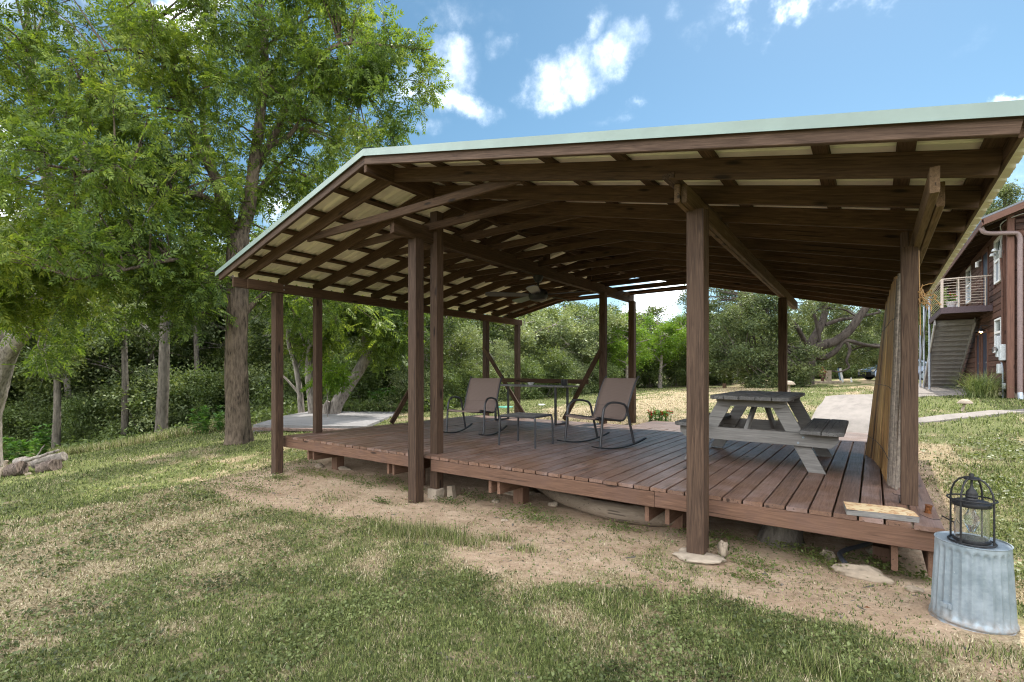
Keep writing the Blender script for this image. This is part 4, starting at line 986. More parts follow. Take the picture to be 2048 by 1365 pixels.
for k in range(9):
    z = ZT-.1+k*ch; xa = HX+.1 if z < 5.3 else ex+(z-ez)/.39+.15
    if xa < px_: beam('siding_board', (xa, HYc+.015, z), (XE, HYc+.015, z), .05, ch-.012, M['siding'], ho, ch=.016)
beam('rake_board', (ex, y0+.02, ez-.02), (px_, y0+.02, pz_-.02), .04, .17, M['trimwood'], ho)
beam('eave_fascia', (ex+.01, y0, ez-.03), (ex+.01, y1, ez-.03), .03, .16, M['trimwood'], ho)
for k in range(14):
    y = y0+.3+k*1.05; beam('rafter_tail', (ex+.04, y, ez-.02), (HX+.3, y, ez-.02+.39*(HX+.3-ex-.04)), .05, .14, M['frame'], ho)
mb = MB(); mb.tube(smooth_path([(ex+.02, HYc-.25, ez-.10), (ex+.06, HYc-.24, ez-.22), (ex+.2, HYc-.22, ez-.285), (HX+.0, HYc-.16, ez-.33), (HX+.14, HYc-.12, ez-.36), (HX+.19, HYc-.11, ez-.50), (HX+.19, HYc-.11, ez-.7)], 4)+[Vector((HX+.19, HYc-.11, HG+.15))], .058, 10)
mb.build('downspout', M['gutter'], ho, True)
mb = MB(); mb.tube([(HX+.19, HYc-.11, HG+.16), (HX+.20, HYc-.16, HG-.05)], .062, 10); mb.build('downspout_foot', M['pipe_grey'], ho, True)
# meter boxes, conduit, lamps
for nm, a, b_ in (('meter_box', (HX-.14, HYc+.26, 1.35), (HX-.02, HYc+.50, 1.80)), ('meter_box', (HX-.16, HYc+.60, 1.45), (HX-.02, HYc+.80, 2.05)), ('junction_box', (HX-.15, HYc+.45, .98), (HX-.02, HYc+.75, 1.26)), ('junction_box', (HX-.1, HYc+.28, .55), (HX-.02, HYc+.36, .72))):
    mb = MB(); mb.box(a, b_); o = mb.build(nm, M['grey_plastic'], ho); md = o.modifiers.new('b', 'BEVEL'); md.width = .012
mb = MB(); mb.tube([(HX-.14, HYc+.68, 1.66), (HX-.24, HYc+.68, 1.66)], .09, 16); mb.build('meter', M['glass'], ho, True)
mb = MB(); mb.tube(smooth_path([(HX-.08, HYc+.52, 1.3), (HX-.09, HYc+.38, 1.26), (HX-.08, HYc+.33, 1.1), (HX-.08, HYc+.32, .7), (HX-.08, HYc+.32, .25)], 3), .018, 6); mb.build('conduit', M['pipe_grey'], ho, True)
mb = MB(); mb.tube([(HX-.07, HYc+.40, 1.8), (HX-.07, HYc+.40, 3.6), (HX-.09, HYc+.50, 4.25)], .03, 8); mb.build('conduit', M['trimwood'], ho, True)
mb = MB(); mb.tube([(HX-.06, 15.62, 3.7), (HX-.06, 15.62, 4.55)], .018, 6); mb.build('conduit', M['white'], ho, True)
mb = MB(); mb.tube(smooth_path([(HX-.06, 15.62, 4.55), (HX-.05, 15.3, 4.9), (HX-.1, HYc+.1, 5.18), (HX+.6, HYc-.4, 5.28), (HX+2.2, HYc-.5, 5.30)], 6), .012, 5); mb.build('service_cable', M['grey_plastic'], ho, True)
for y, z in ((15.6, 4.42), (15.3, 4.50)):
    mb = MB(); mb.lathe([(0, .05), (.05, .045), (.07, 0), (.075, -.03), (0, -.02)], 14, (HX-.2, y, z)); mb.build('flood_lamp', M['grey_plastic'], ho, True)
mb = MB(); mb.lathe([(0, .10), (.03, .09), (.05, .05), (.13, 0), (.135, -.01), (.1, -.012), (0, -.01)], 20, (HX-.22, 17.45, 2.34)); lp = mb.build('barn_lamp', M['black_metal'], ho, True)
mb = MB(); mb.tube(smooth_path([(HX-.22, 17.45, 2.44), (HX-.2, 17.45, 2.52), (HX-.05, 17.45, 2.5)], 4), .012, 6); mb.build('lamp_arm', M['black_metal'], lp, True)
m, tt, b = mat('lit_lamp_bulb', .4); b.inputs['Emission Color'].default_value = (1, .62, .25, 1); b.inputs['Emission Strength'].default_value = 6; b.inputs['Base Color'].default_value = (1, .7, .4, 1)
mb = MB(); mb.lathe([(0, 0), (.035, -.005), (.045, -.04), (0, -.07)], 12, (HX-.22, 17.45, 2.34)); mb.build('lamp_bulb', m, lp, True)
mb = MB(); mb.tube([(HX-.12, 18.9, 4.62), (HX-.12, 18.9, 4.80)], .06, 12); mb.tube([(HX-.12, 18.9, 4.80), (HX, 18.9, 4.85)], .03, 8); mb.build('porch_light', M['white'], ho, True)
# balcony
BX, BY0, BY1, BZ = 1.42, 16.95, 21.2, 3.12
for k in range(10):
    x = BX+.02+k*.12; beam('balcony_board', (x+.05, BY0, BZ-.02), (x+.05, BY1, BZ-.02), .112, .035, M['porch_beam'], ho)
beam('rim_beam', (BX-.02, BY0-.02, BZ-.11), (HX-.02, BY0-.02, BZ-.11), .045, .19, M['porch_beam'], ho)
beam('rim_beam', (BX-.02, BY0, BZ-.11), (BX-.02, BY1, BZ-.11), .045, .19, M['porch_beam'], ho)
beam('rim_beam', (BX, BY1, BZ-.11), (HX, BY1, BZ-.11), .045, .19, M['porch_beam'], ho)
for k in range(7): beam('balcony_joist', (BX, BY0+.5+k*.58, BZ-.12), (HX, BY0+.5+k*.58, BZ-.12), .04, .14, M['frame'], ho)
for i, (x, y, w_) in enumerate(((BX, BY0, .07), (BX+.40, BY0, .03), (BX+1.03, BY0, .03), (BX, BY1, .07))):
    mb = MB(); mb.box((x-w_/2, y-w_/2, BZ-.02), (x+w_/2, y+w_/2, 4.02)); mb.build('baluster', M['rail_tan'], ho)
for k in range(10):
    z = BZ+.09+k*.085
    mb = MB(); mb.tube([(BX, BY0, z), (BX+1.05, BY0, z)], .008, 6); mb.build('cable_rail', M['rail_tan'], ho, True)
    mb = MB(); mb.tube([(BX, BY0, z), (BX, BY1, z)], .008, 6); mb.build('cable_rail', M['rail_tan'], ho, True)
for a, b_ in (((BX, BY0, 4.03), (BX+1.18, BY0, 4.03)), ((BX, BY0, 4.03), (BX, BY1, 4.03))):
    beam('handrail', a, b_, .045, .035, M['rail_tan'], ho)
# stair rising towards the viewer, seen from below
SY0, SY1 = 19.3, 24.4; ns = 15
for k in range(ns):
    t0 = k/ns; y = SY0+(SY1-SY0)*t0; z = BZ-.25-(BZ-.25-HG-.05)*t0
    beam('stair_tread', (BX+.03, y+.16, z), (HX-.16, y+.16, z), .27, .035, M['stair'], ho)
    beam('stair_riser', (BX+.03, y+.02, z-.09), (HX-.16, y+.02, z-.09), .022, .17, M['stair'], ho)
for x in (BX+.0, HX-.14): beam('stringer', (x, SY0-.1, BZ-.30), (x, SY1+.1, HG+.02), .04, .24, M['stair'], ho)
for x, y, z1 in ((1.40, 21.15, 5.0), (1.42, 24.1, 4.3), (1.36, 25.2, 3.2)):
    mb = MB(); mb.tube([(x, y, g1(x, y)), (x, y, z1 if y > 22 else BZ+.9)], .038, 10); mb.build('pipe_post', M['pipe_grey'], ho, True)
mb = MB(); mb.tube([(1.36, 21.2, 4.0), (1.36, 25.2, 1.45)], .022, 8); mb.build('stair_handrail', M['pipe_grey'], ho, True)
# pot on the balcony
pt = thing('flower_pot', 'white pot of red flowers on the house balcony', 'flower pot', (1.68, 17.2, BZ))
mb = MB(); mb.lathe([(0, 0), (.10, 0), (.14, .16), (.15, .17), (.145, .18), (.13, .17), (0, .16)], 24); mb.build('pot', M['planter'], pt, True, 'local')

# ---------------------------------------------------------------- garden ornaments and far oddments
def mushroom(px, py, h, label, rz=0, seed=1, lean=0.0):
    p = gcast(px, py); z = g1(p.x, p.y)
    t = thing('mushroom_ornament', label, 'garden ornament', (p.x, p.y, z-.01), 'concrete mushroom ornaments on the lawn', rz); r = h
    mb = MB(); mb.lathe([(0, .98*h), (.18*r, .96*h), (.36*r, .86*h), (.47*r, .72*h), (.5*r, .66*h), (.48*r, .62*h), (.30*r, .66*h), (.1*r, .68*h)], 28, (lean*h*.6, 0, 0)); mb.build('cap', M['pale_conc'], t, True, 'local')
    rr = random.Random(seed); pts = [(0, 0, 0), (0, 0, .12*h), (lean*.3*h, 0, .35*h), (lean*.6*h, 0, .68*h)]
    mb = MB(); mb.tube(pts, [.24*r, .12*r, .075*r, .09*r], 12, jit=.12)
    for k in range(5):
        a = rr.uniform(0, 6.3); mb.tube([(0, 0, .2*h), (.12*r*math.cos(a), .12*r*math.sin(a), .08*h), (.27*r*math.cos(a), .27*r*math.sin(a), 0)], [.07*r, .06*r, .03*r], 6, jit=.1)
    mb.build('stem', M['pale_conc'], t, True, 'local')
mushroom(1578, 785, .50, 'pale concrete mushroom ornament on the far lawn behind the picnic table', 0, 1)
mushroom(1925, 822, .27, 'small grey concrete mushroom ornament beside the side path near the house', 0, 2, .25)
for px, py, m_, lab, r_ in ((1010, 816, M['septic'], 'round green plastic lid set in the lawn behind the deck', .30), (1083, 812, M['white'], 'small white round cap set in the lawn', .13)):
    p = gcast(px, py); mb = MB(); mb.lathe([(0, .04), (r_*.9, .035), (r_, .02), (r_, -.05)], 24); o = mb.build('ground_lid', m_, None, True, (p.x, p.y, g1(p.x, p.y))); tag(o, lab, 'lid')
p = gcast(1449, 777); mb = MB(); mb.box((-.08, -.08, -.1), (.08, .08, .24)); o = mb.build('wooden_stub_post', M['frame'], None, False, (p.x, p.y, g1(p.x, p.y))); tag(o, 'short dark square stub post at the edge of the far lawn', 'post')
# low stone border with a small lantern ornament by the oak
p = gcast(1647, 768); bd = thing('stone_border', 'low pinkish stone border wall beside the live oak', 'garden wall', (p.x, p.y, g1(p.x, p.y)))
for k in range(8):
    mb = MB(); mb.box((-.95+k*.24, -.12, -.05), (-.95+k*.24+.225, .12, .15+random.uniform(-.01, .015))); o = mb.build('wall_stone', M['pale_conc'], bd, False, 'local'); md = o.modifiers.new('b', 'BEVEL'); md.width = .02
p2 = gcast(1643, 767); og = thing('garden_lantern', 'small brown pagoda shaped garden lantern beyond the stone border', 'garden lantern', (p2.x, p2.y+.8, g1(p2.x, p2.y)))
mb = MB(); mb.box((-.18, -.18, 0), (.18, .18, .12)); mb.box((-.09, -.09, .12), (.09, .09, .42)); mb.box((-.17, -.17, .42), (.17, .17, .66)); mb.build('body', M['trimwood'], og, False, 'local')
mb = MB(); mb.lathe([(.30, .66), (.20, .76), (.06, .92), (.05, 1.0), (0, 1.06)], 8); mb.build('roof', M['rust'], og, False, 'local')
p = at(1657, 745, 33.5); mb = MB(); mb.box((-.17, -.06, -.4), (.17, .06, .48)); o = mb.build('stone_marker', M['pale_conc'], None, False, (p.x, p.y, g1(p.x, p.y)+.3)); tag(o, 'upright pale stone slab next to the pagoda garden lantern', 'stone slab')
p = gcast(1686, 765.5); z = g1(p.x, p.y)
sg = thing('leaning_sign', 'narrow leaning white and blue sign board at the drive edge', 'sign', (p.x, p.y, z)); sg.rotation_euler[1] = math.radians(-9)
mb = MB(); mb.box((-.07, -.03, -.05), (.05, .03, .92)); mb.build('board', M['white'], sg, False, 'local')
mb = MB(); mb.box((-.17, -.03, .12), (-.072, .03, .92)); mb.build('edge_panel', plain('slate_blue_paint', (.12, .2, .3)), sg, False, 'local')
mb = MB(); mb.box((-.13, -.06, .92), (.06, .06, 1.0)); mb.build('cap', M['black_metal'], sg, False, 'local')
p = gcast(1703, 765.5); mb = MB(); mb.tube([(0, 0, 0), (-.03, 0, .30)], .05, 8); o = mb.build('pipe_stub', M['white'], None, True, (p.x, p.y, g1(p.x, p.y))); tag(o, 'short white pipe standing right of the leaning sign', 'pipe')

# parked car, nose to the left
cdist = 35.5; cp = at(1790, 745, cdist); cz = g1(cp.x, cp.y)
car = thing('parked_car', 'grey blue hatchback parked behind the bamboo screen and corner post', 'car', (cp.x, cp.y, cz), None, YAW)
prof = [(-2.05, .30), (-2.10, .50), (-2.06, .66), (-1.85, .80), (-1.2, .93), (-1.0, .98), (-.35, 1.42), (.1, 1.50), (1.2, 1.48), (1.75, 1.30), (2.05, .98), (2.10, .55), (2.05, .30)]
mb = MB(); K = len(prof); vs = []
for y, sx_ in ((-.86, 1.0), (-.80, 1.0), (.80, 1.0), (.86, 1.0)):
    for x, z in prof:
        inset = (.16 if z > 1.0 else 0) if abs(y) > .83 else 0
        vs.append((x*(.99 if abs(y) > .83 else 1), y-(math.copysign(inset, y)), z-(.02 if abs(y) > .83 else 0)))
mb.add(vs, [(i*K+j, i*K+(j+1) % K, (i+1)*K+(j+1) % K, (i+1)*K+j) for i in range(3) for j in range(K)]+[tuple(range(K)), tuple(3*K+j for j in range(K-1, -1, -1))])
o = mb.build('body', M['car'], car, True, 'local'); fixn(o)
for xw in (-1.3, 1.3):
    for yw in (-.80, .80):
        mb = MB(); mb.tube([(xw, yw-.10, .32), (xw, yw+.10, .32)], .32, 24); wh = mb.build('wheel', M['black_rubber'], car, True, 'local')
        mb = MB(); s_ = -.105 if yw < 0 else .105; mb.tube([(xw, yw+s_-.004, .32), (xw, yw+s_+.004, .32)], .20, 18); mb.build('rim', M['galv'], wh, True, 'local')
for y in (-.86, .86):
    mb = MB(); s_ = .148 if y < 0 else -.148; mb.add([(-.88, y+.012*(1 if y > 0 else -1), 1.0), (-.36, y+s_, 1.34), (.3, y+s_, 1.40), (.3, y+.012*(1 if y > 0 else -1), 1.0)], [(0, 1, 2, 3)]); mb.add([(.36, y+.012*(1 if y > 0 else -1), 1.0), (.36, y+s_, 1.40), (1.4, y+s_, 1.32), (1.75, y+.012*(1 if y > 0 else -1), 1.02)], [(0, 1, 2, 3)]); mb.build('side_glass', M['pane'], car, False, 'local')
    mb = MB(); yy = y*.93; mb.box((-2.12, min(yy, yy*.70), .60), (-1.90, max(yy, yy*.70), .76)); o = mb.build('headlight', M['white'], car, False, 'local'); o.modifiers.new('b', 'BEVEL').width = .04
mb = MB(); mb.add([(-1.0, -.68, 1.0), (-1.0, .68, 1.0), (-.40, .60, 1.405), (-.40, -.60, 1.405)], [(0, 1, 2, 3)]); mb.v = [(x-.02, y, z+.012) for x, y, z in mb.v]; mb.build('windscreen', M['pane'], car, False, 'local')
mb = MB(); mb.box((-2.13, -.52, .38), (-2.04, .52, .58)); mb.build('grille', M['black_rubber'], car, False, 'local')
mb = MB(); mb.box((-2.12, -.80, .24), (-2.0, .80, .36)); mb.build('bumper', M['black_rubber'], car, False, 'local')

# ---------------------------------------------------------------- foliage
def frames(d, roll=None, upb=.7):
    """rotation matrices whose first column is d and whose third leans towards up"""
    n = len(d); d = d/np.linalg.norm(d, axis=1, keepdims=True)
    u = np.tile([0, 0, 1.], (n, 1))*upb + rng.normal(0, .55, (n, 3))
    s = np.cross(u, d); s /= np.linalg.norm(s, axis=1, keepdims=True)+1e-9
    nn = np.cross(d, s); return np.stack([d, s, nn], -1)
def rhomb(L, W, o=(0, 0, 0), ang=0, dip=0, fold=.0):
    c, s = math.cos(ang), math.sin(ang)
    p = [(0, 0, 0), (L*.45, W/2, fold), (L, 0, -dip), (L*.45, -W/2, fold)]
    return [(o[0]+x*c-y*s, o[1]+x*s+y*c, o[2]+z) for x, y, z in p]
def pecan_leaf(n=5):
    v = []
    for k in range(n):
        x = .07+.23*k/(n-1); z = -.22*(x/.3)**2*.3
        for s in (-1, 1): v += rhomb(.105, .036, (x, 0, z), s*math.radians(58-6*k), .03, .004)
    v += rhomb(.11, .036, (.30, 0, -.066), 0, .035, .004)
    return np.array(v)
def puff_leaf(n, size, w_, spread, seed):
    r = random.Random(seed); v = []
    for k in range(n):
        R_ = Matrix.Rotation(r.uniform(0, 2*PI), 3, 'Z') @ Matrix.Rotation(r.uniform(-.7, .7), 3, 'X') @ Matrix.Rotation(r.uniform(-.6, .6), 3, 'Y')
        o = Vector((r.gauss(0, spread), r.gauss(0, spread), r.gauss(0, spread*.6)))
        s = r.uniform(.75, 1.2)
        for p in rhomb(size*s, size*w_*s): v.append(tuple(R_ @ Vector(p)+o))
    return np.array(v)
def leaf_mesh(name, pos, R, sc_, tmpl, m_, origin):
    V = len(tmpl); N = len(pos)
    v = np.einsum('nij,vj->nvi', R, tmpl)*sc_[:, None, None] + pos[:, None, :] - np.array(origin)
    v = v.reshape(-1, 3); nq = N*V//4
    me = bpy.data.meshes.new(name); me.vertices.add(len(v)); me.vertices.foreach_set('co', v.astype(np.float32).ravel())
    me.loops.add(nq*4); me.loops.foreach_set('vertex_index', np.arange(nq*4, dtype=np.int32)); me.polygons.add(nq); me.polygons.foreach_set('loop_start', np.arange(0, nq*4, 4, dtype=np.int32)); me.update()
    me.materials.append(m_); return me
def unit(n): v = rng.normal(0, 1, (n, 3)); return v/np.linalg.norm(v, axis=1, keepdims=True)
def clumps_in(ell, dens=1.0):
    """ell: list of (centre, (rx, ry, rz), count) -> clump centres, pushed towards the skin of each mass"""
    C, O = [], []
    for c, r_, n in ell:
        n = max(1, int(n*dens)); u = unit(n); q = rng.random(n)**.42
        C.append(np.array(c)+u*q[:, None]*np.array(r_)); O.append(u)
    return np.concatenate(C), np.concatenate(O)
def sprays(C, O, twigs, tl, per, droop=.35):
    """leaves along twigs that leave each clump centre"""
    n = len(C); T = n*twigs
    cc = np.repeat(C, twigs, 0); oo = np.repeat(O, twigs, 0)
    d = oo*.55+unit(T)*.9; d[:, 2] -= droop*rng.random(T); d /= np.linalg.norm(d, axis=1, keepdims=True)
    L = tl*(.6+.7*rng.random(T)); ends = cc+d*L[:, None]; ends[:, 2] -= droop*.3*L
    t_ = (np.tile(np.arange(per), T)+rng.random(T*per))/per*.85+.15
    P_ = np.repeat(cc, per, 0)+np.repeat(ends-cc, per, 0)*t_[:, None]
    ld = np.repeat(d, per, 0)*.5+unit(T*per)*.9; ld[:, 2] -= droop*.8
    return P_, ld, cc, ends
def curve_to(a, b, sagv=.08, n=5):
    a = Vector(a); b = Vector(b); L = (b-a).length; m_ = (a+b)/2+Vector((random.uniform(-.1, .1)*L, random.uniform(-.1, .1)*L, sagv*L))
    return [a*(1-t)**2+m_*2*t*(1-t)+b*t*t for t in (i/(n-1) for i in range(n))]
def add_limbs(mb, limbs, n=10, jit=.06):
    nodes = []
    for pts, r0, r1 in limbs:
        pp = smooth_path(pts, 5); K = len(pp); rs = [r0+(r1-r0)*(i/(K-1))**.8 for i in range(K)]
        if n > 60:
            qs = [pp[0].lerp(pp[0], 0)]; rr2 = [rs[0]]
            for i in range(K-1):
                m_ = max(1, int((pp[i+1]-pp[i]).length/.045))
                for q in range(1, m_+1): qs.append(pp[i].lerp(pp[i+1], q/m_)); rr2.append(rs[i]+(rs[i+1]-rs[i])*q/m_)
            mb.bark_tube(qs, rr2, n, .030 if r0 > .3 else .02, 3.1, .35)
        else: mb.tube(pp, rs, n if r0 > .06 else 6, jit=jit)
        nodes += [(p, r) for p, r in zip(pp, rs)]
    return nodes
def make_tree(name, label, cat, base, limbs, ell, m_leaf, m_bark, tmpl, lscale=1.0, twigs=6, tl=.45, per=5, droop=.35, dens=1.0, group=None, branch_r=.035, trunk_n=20, twig_draw=True, upb=.7, max_branch=9e9):
    t = thing(name, label, cat, base, group); B = Vector(base)
    mb = MB(); nodes = add_limbs(mb, limbs[:1], trunk_n, .035)+add_limbs(mb, limbs[1:], 12, .05)
    C, O = clumps_in(ell, dens)
    NP = np.array([tuple(p) for p, r in nodes]); 
    for c in C[:int(max_branch)] if max_branch < 9e8 else C:
        d = ((NP-c)**2).sum(1)+.6*np.maximum(0, NP[:, 2]-c[2])**2; i = int(d.argmin()); p, r = nodes[i]
        if d[i] < 16:
            L = math.sqrt(d[i]); mb.tube(curve_to(p, c, .10, 5), [min(r*.7, branch_r*(.5+L*.3))*(1-.78*k/4)+.003 for k in range(5)], 5, False)
    P_, ld, ca, en = sprays(C, O, twigs, tl, per, droop)
    if twig_draw:
        for a, e in list(zip(ca, en))[::2]: mb.tube([a, e], [.006, .002], 3, False)
    o = mb.build('trunk', m_bark, t, True, origin=B)
    me = leaf_mesh('crown', P_, frames(ld, upb=upb), lscale*(.75+.5*rng.random(len(P_))), tmpl, m_leaf, B)
    cr = bpy.data.objects.new('crown', me); link(cr, t, B); return t
A = lambda px, py, d: tuple(at(px, py, d))
TP = pecan_leaf()
# --- the pecan in front of the old slab
pb = at(477, 884, 10.46); pb.z = g1(pb.x, pb.y); D = 10.46
limbs = [([(pb.x, pb.y, pb.z-.15), (pb.x, pb.y, pb.z+.05), A(476, 845, D), A(474, 790, D), A(473, 700, D), A(476, 600, D), A(474, 520, D), A(478, 470, D)], .235, .185),
 ([A(478, 480, D), A(498, 410, D), A(508, 330, D-.1), A(520, 240, D-.1), A(530, 120, D-.2), A(520, 0, D-.2), A(505, -50, D)], .165, .04),
 ([A(472, 490, D), A(452, 430, D-.1), A(428, 350, D-.2), A(390, 280, D-.5), A(345, 130, D-.8), A(290, -10, D-1), A(280, -50, D-1.2)], .155, .03),
 ([A(430, 355, D-.2), A(405, 240, D+.4), A(420, 120, D+.8), A(435, -10, D+1)], .08, .02),
 ([A(505, 350, D), A(560, 250, D), A(600, 150, D-.1), A(680, 90, D-.2), A(800, 95, D-.4), A(860, 100, D-.5)], .085, .012),
 ([A(515, 300, D), A(580, 270, D), A(640, 190, D), A(720, 200, D), A(800, 160, D-.1)], .06, .01),
 ([A(500, 400, D), A(560, 330, D+.6), A(640, 250, D+1), A(700, 240, D+1)], .06, .012),
 ([A(450, 430, D-.1), A(400, 390, D-.8), A(330, 380, D-1.6), A(200, 350, D-2.4), A(90, 330, D-3)], .08, .015),
 ([A(345, 135, D-.8), A(300, 110, D-1.2), A(230, 100, D-1.6), A(140, 120, D-2)], .05, .012),
 ([A(475, 560, D), A(430, 545, D-.8), A(360, 520, D-1.6), A(250, 540, D-2.4), A(150, 560, D-3)], .07, .012),
 ([A(478, 640, D), A(505, 610, D+.2), A(540, 580, D+.4), A(600, 560, D+.6)], .09, .02),
 ([A(470, 600, D), A(440, 575, D+.3), A(400, 560, D+.8), A(350, 570, D+1.2)], .06, .02),
 ([A(525, 200, D), A(560, 110, D+.6), A(620, 20, D+1), A(665, -10, D+1.2)], .06, .015)]
def E_(px, py, d, rx, rz, n, ry=None): return (A(px, py, d), (rx, ry or rx, rz), n)
ell = [E_(560,170,10.3,1.1,1.1,26),E_(650,120,10.3,1.2,.9,26),E_(740,120,10.1,.9,.6,15),E_(820,110,10,.6,.35,9),E_(845,170,10,.2,.45,4),E_(745,200,10.2,.8,.55,14),E_(640,240,10.4,.9,.7,18),
 E_(580,300,10.6,.8,.7,14),E_(700,280,10.4,.7,.35,8),E_(770,255,10.3,.25,.45,5),E_(600,30,10.4,1.3,.9,26),E_(700,30,10.4,.7,.5,9),E_(480,60,10.4,1.2,1.1,24),E_(480,-60,10.4,1.4,.8,16),E_(300,-50,9.6,1.4,.8,16),E_(640,-40,10.6,1.2,.7,12),E_(450,200,10,1.1,1.0,22),
 E_(350,60,9.8,1.3,1.0,24),E_(330,190,9.4,1.2,1.0,26),E_(230,80,9.2,1.3,1.0,26),E_(200,230,8.6,1.2,.9,28),E_(300,330,8.8,1.3,.8,28),E_(180,370,8.0,1.1,.8,26),
 E_(400,330,9.6,.9,.8,18),E_(250,470,8.4,1.1,.6,26),E_(350,480,9.4,1.0,.6,22),E_(150,500,7.8,1.0,.6,22),E_(500,330,10.8,.8,.7,14),E_(560,400,11.2,.7,.5,12),E_(640,360,11,.5,.35,7),
 E_(420,560,9.6,.7,.5,14),E_(330,580,9.6,.9,.5,13),E_(240,600,9.2,.7,.35,7),E_(540,560,10.9,.5,.35,7),E_(600,600,11.3,.7,.35,12),E_(700,620,12.2,.9,.4,14),E_(520,480,10.9,.5,.4,7),E_(400,440,10.2,.7,.5,12)]
make_tree('pecan_tree', 'large pecan tree with dark ridged forked trunk just left of the pavilion', 'tree', (pb.x, pb.y, pb.z), limbs, ell, M['leaf_pecan'], M['bark'], TP, .80, 7, .44, 5, .25, .62, branch_r=.03, trunk_n=110)
# flare of roots
# --- the leaning tree at the left edge of the frame
q = at(-30, 860, 12.5); q.z = g1(q.x, q.y)
limbs = [([(q.x, q.y, q.z-.2), A(-25, 840, 12.5), A(-8, 780, 12.4), A(12, 710, 12.2), A(45, 660, 12), A(80, 600, 11.6), A(110, 500, 11.2), A(100, 380, 10.8), A(70, 240, 10.4), A(60, 100, 10.2)], .30, .07),
 ([A(12, 710, 12.2), A(-10, 640, 11.8), A(-40, 540, 11), A(-60, 400, 10.5)], .15, .04), ([A(90, 560, 11.4), A(170, 480, 10.5), A(220, 400, 10)], .07, .015), ([A(85, 300, 10.6), A(0, 240, 10), A(-80, 200, 9.5)], .06, .015)]
ell = [E_(60,110,9.4,1.4,1.0,30),E_(-60,180,9,1.3,1.0,24),E_(60,270,8.8,1.2,.9,28),E_(-30,350,8.6,1.2,.8,24),E_(90,420,8.4,1.1,.7,24),E_(10,480,8.2,1.1,.6,22),E_(60,560,8.6,1.0,.5,20),E_(160,580,9.2,.8,.4,14),E_(-20,600,8.4,.7,.4,12),E_(110,640,10,.7,.25,10),E_(40,20,9.6,1.3,.8,20),E_(-120,60,9,1.2,1,16),E_(30,700,9.0,.45,.25,5)]
make_tree('pecan_tree', 'pale barked tree leaning in at the left edge of the photo above the old logs', 'tree', (q.x, q.y, q.z), limbs, ell, M['leaf_pecan'], M['bark_grey'], TP, .82, 7, .44, 5, .28, .58, branch_r=.03, trunk_n=80)
# --- curved pale trunk beyond the slab
q = at(664, 823, 15.8); q.z = g1(q.x, q.y)
limbs = [([(q.x, q.y, q.z-.2), A(672, 812, 15.8), A(695, 775, 15.8), A(722, 735, 15.8), A(734, 705, 15.8), A(731, 670, 15.8), A(722, 630, 15.8), A(700, 570, 15.6), A(690, 480, 15.6)], .225, .10),
 ([A(728, 650, 15.8), A(760, 600, 15.6), A(820, 560, 15.4)], .1, .03), ([A(712, 600, 15.8), A(660, 560, 15.4), A(610, 560, 15)], .08, .03)]
ell = [E_(640,610,15,.9,.5,18),E_(720,600,15,1.0,.5,20),E_(790,640,15.2,.8,.55,18),E_(760,690,15.4,.5,.3,8),E_(700,520,15.4,1.8,.8,26),E_(830,590,15.6,.7,.6,12),E_(600,540,15.6,1.3,.8,18)]
make_tree('curved_tree', 'tree with a pale trunk that curves up from the far edge of the old slab', 'tree', (q.x, q.y, q.z), limbs, ell, M['leaf_pecan'], M['bark_grey'], TP, 1.15, 6, .55, 5, .35, .9, branch_r=.03)
q = at(628, 823, 15.9); q.z = g1(q.x, q.y)
limbs = [([(q.x, q.y, q.z-.2), A(624, 800, 15.9), A(618, 750, 15.9), A(620, 700, 15.9), A(628, 640, 15.9), A(640, 560, 15.9)], .17, .07), ([A(619, 720, 15.9), A(600, 660, 15.9), A(590, 600, 15.9)], .06, .02)]
make_tree('slim_tree', 'slim pale trunk seen between the first and second left posts of the pavilion', 'tree', (q.x, q.y, q.z), limbs, [E_(620,600,16,1.2,.6,16),E_(640,680,16,.5,.3,6),E_(600,520,16.2,1.5,.7,14)], M['leaf_pecan'], M['bark_grey'], TP, 1.15, 6, .5, 5)
q = at(604, 832, 16.2); q.z = g1(q.x, q.y)
limbs = [([(q.x, q.y, q.z-.2), A(602, 815, 16.2), A(598, 770, 16.2), A(588, 720, 16.2), A(578, 690, 16.2), A(572, 620, 16.2)], .12, .05), ([A(600, 790, 16.2), A(583, 770, 16.2), A(566, 752, 16.2)], .05, .03), ([A(593, 745, 16.2), A(605, 715, 16.2), A(612, 690, 16.2)], .03, .015)]
make_tree('slim_tree', 'forked dead looking grey trunk right behind the first left post of the pavilion', 'tree', (q.x, q.y, q.z), limbs, [E_(570,620,16.4,1.2,.6,12)], M['leaf_wood'], M['bark_grey'], TP, 1.1, 6, .5, 5)
q = at(652, 822, 15.6); q.z = g1(q.x, q.y); mb = MB(); mb.tube([(q.x, q.y, q.z-.1), A(652, 812, 15.6), A(657, 803, 15.6)], [.12, .09, .07], 10, jit=.1); mb.tube([(q.x-.1, q.y, q.z-.1), A(645, 810, 15.6)], [.1, .05], 8); o = mb.build('broken_stump', M['bark_grey'], None, True, origin=q); tag(o, 'small broken pale stump between the slim trunk and the curved trunk', 'stump')
# bright sapling shoots
q = at(655, 780, 14.6); zz = g1(q.x, q.y)
make_tree('sapling', 'bright yellow green sapling shoots behind the second left post', 'sapling', (q.x, q.y, zz), [([(q.x, q.y, zz), (q.x, q.y, zz+.6), A(650, 745, 14.6)], .02, .008)], [E_(655,745,14.6,.45,.22,8)], M['leaf_bright'], M['bark_grey'], TP, .95, 5, .3, 5, .2)

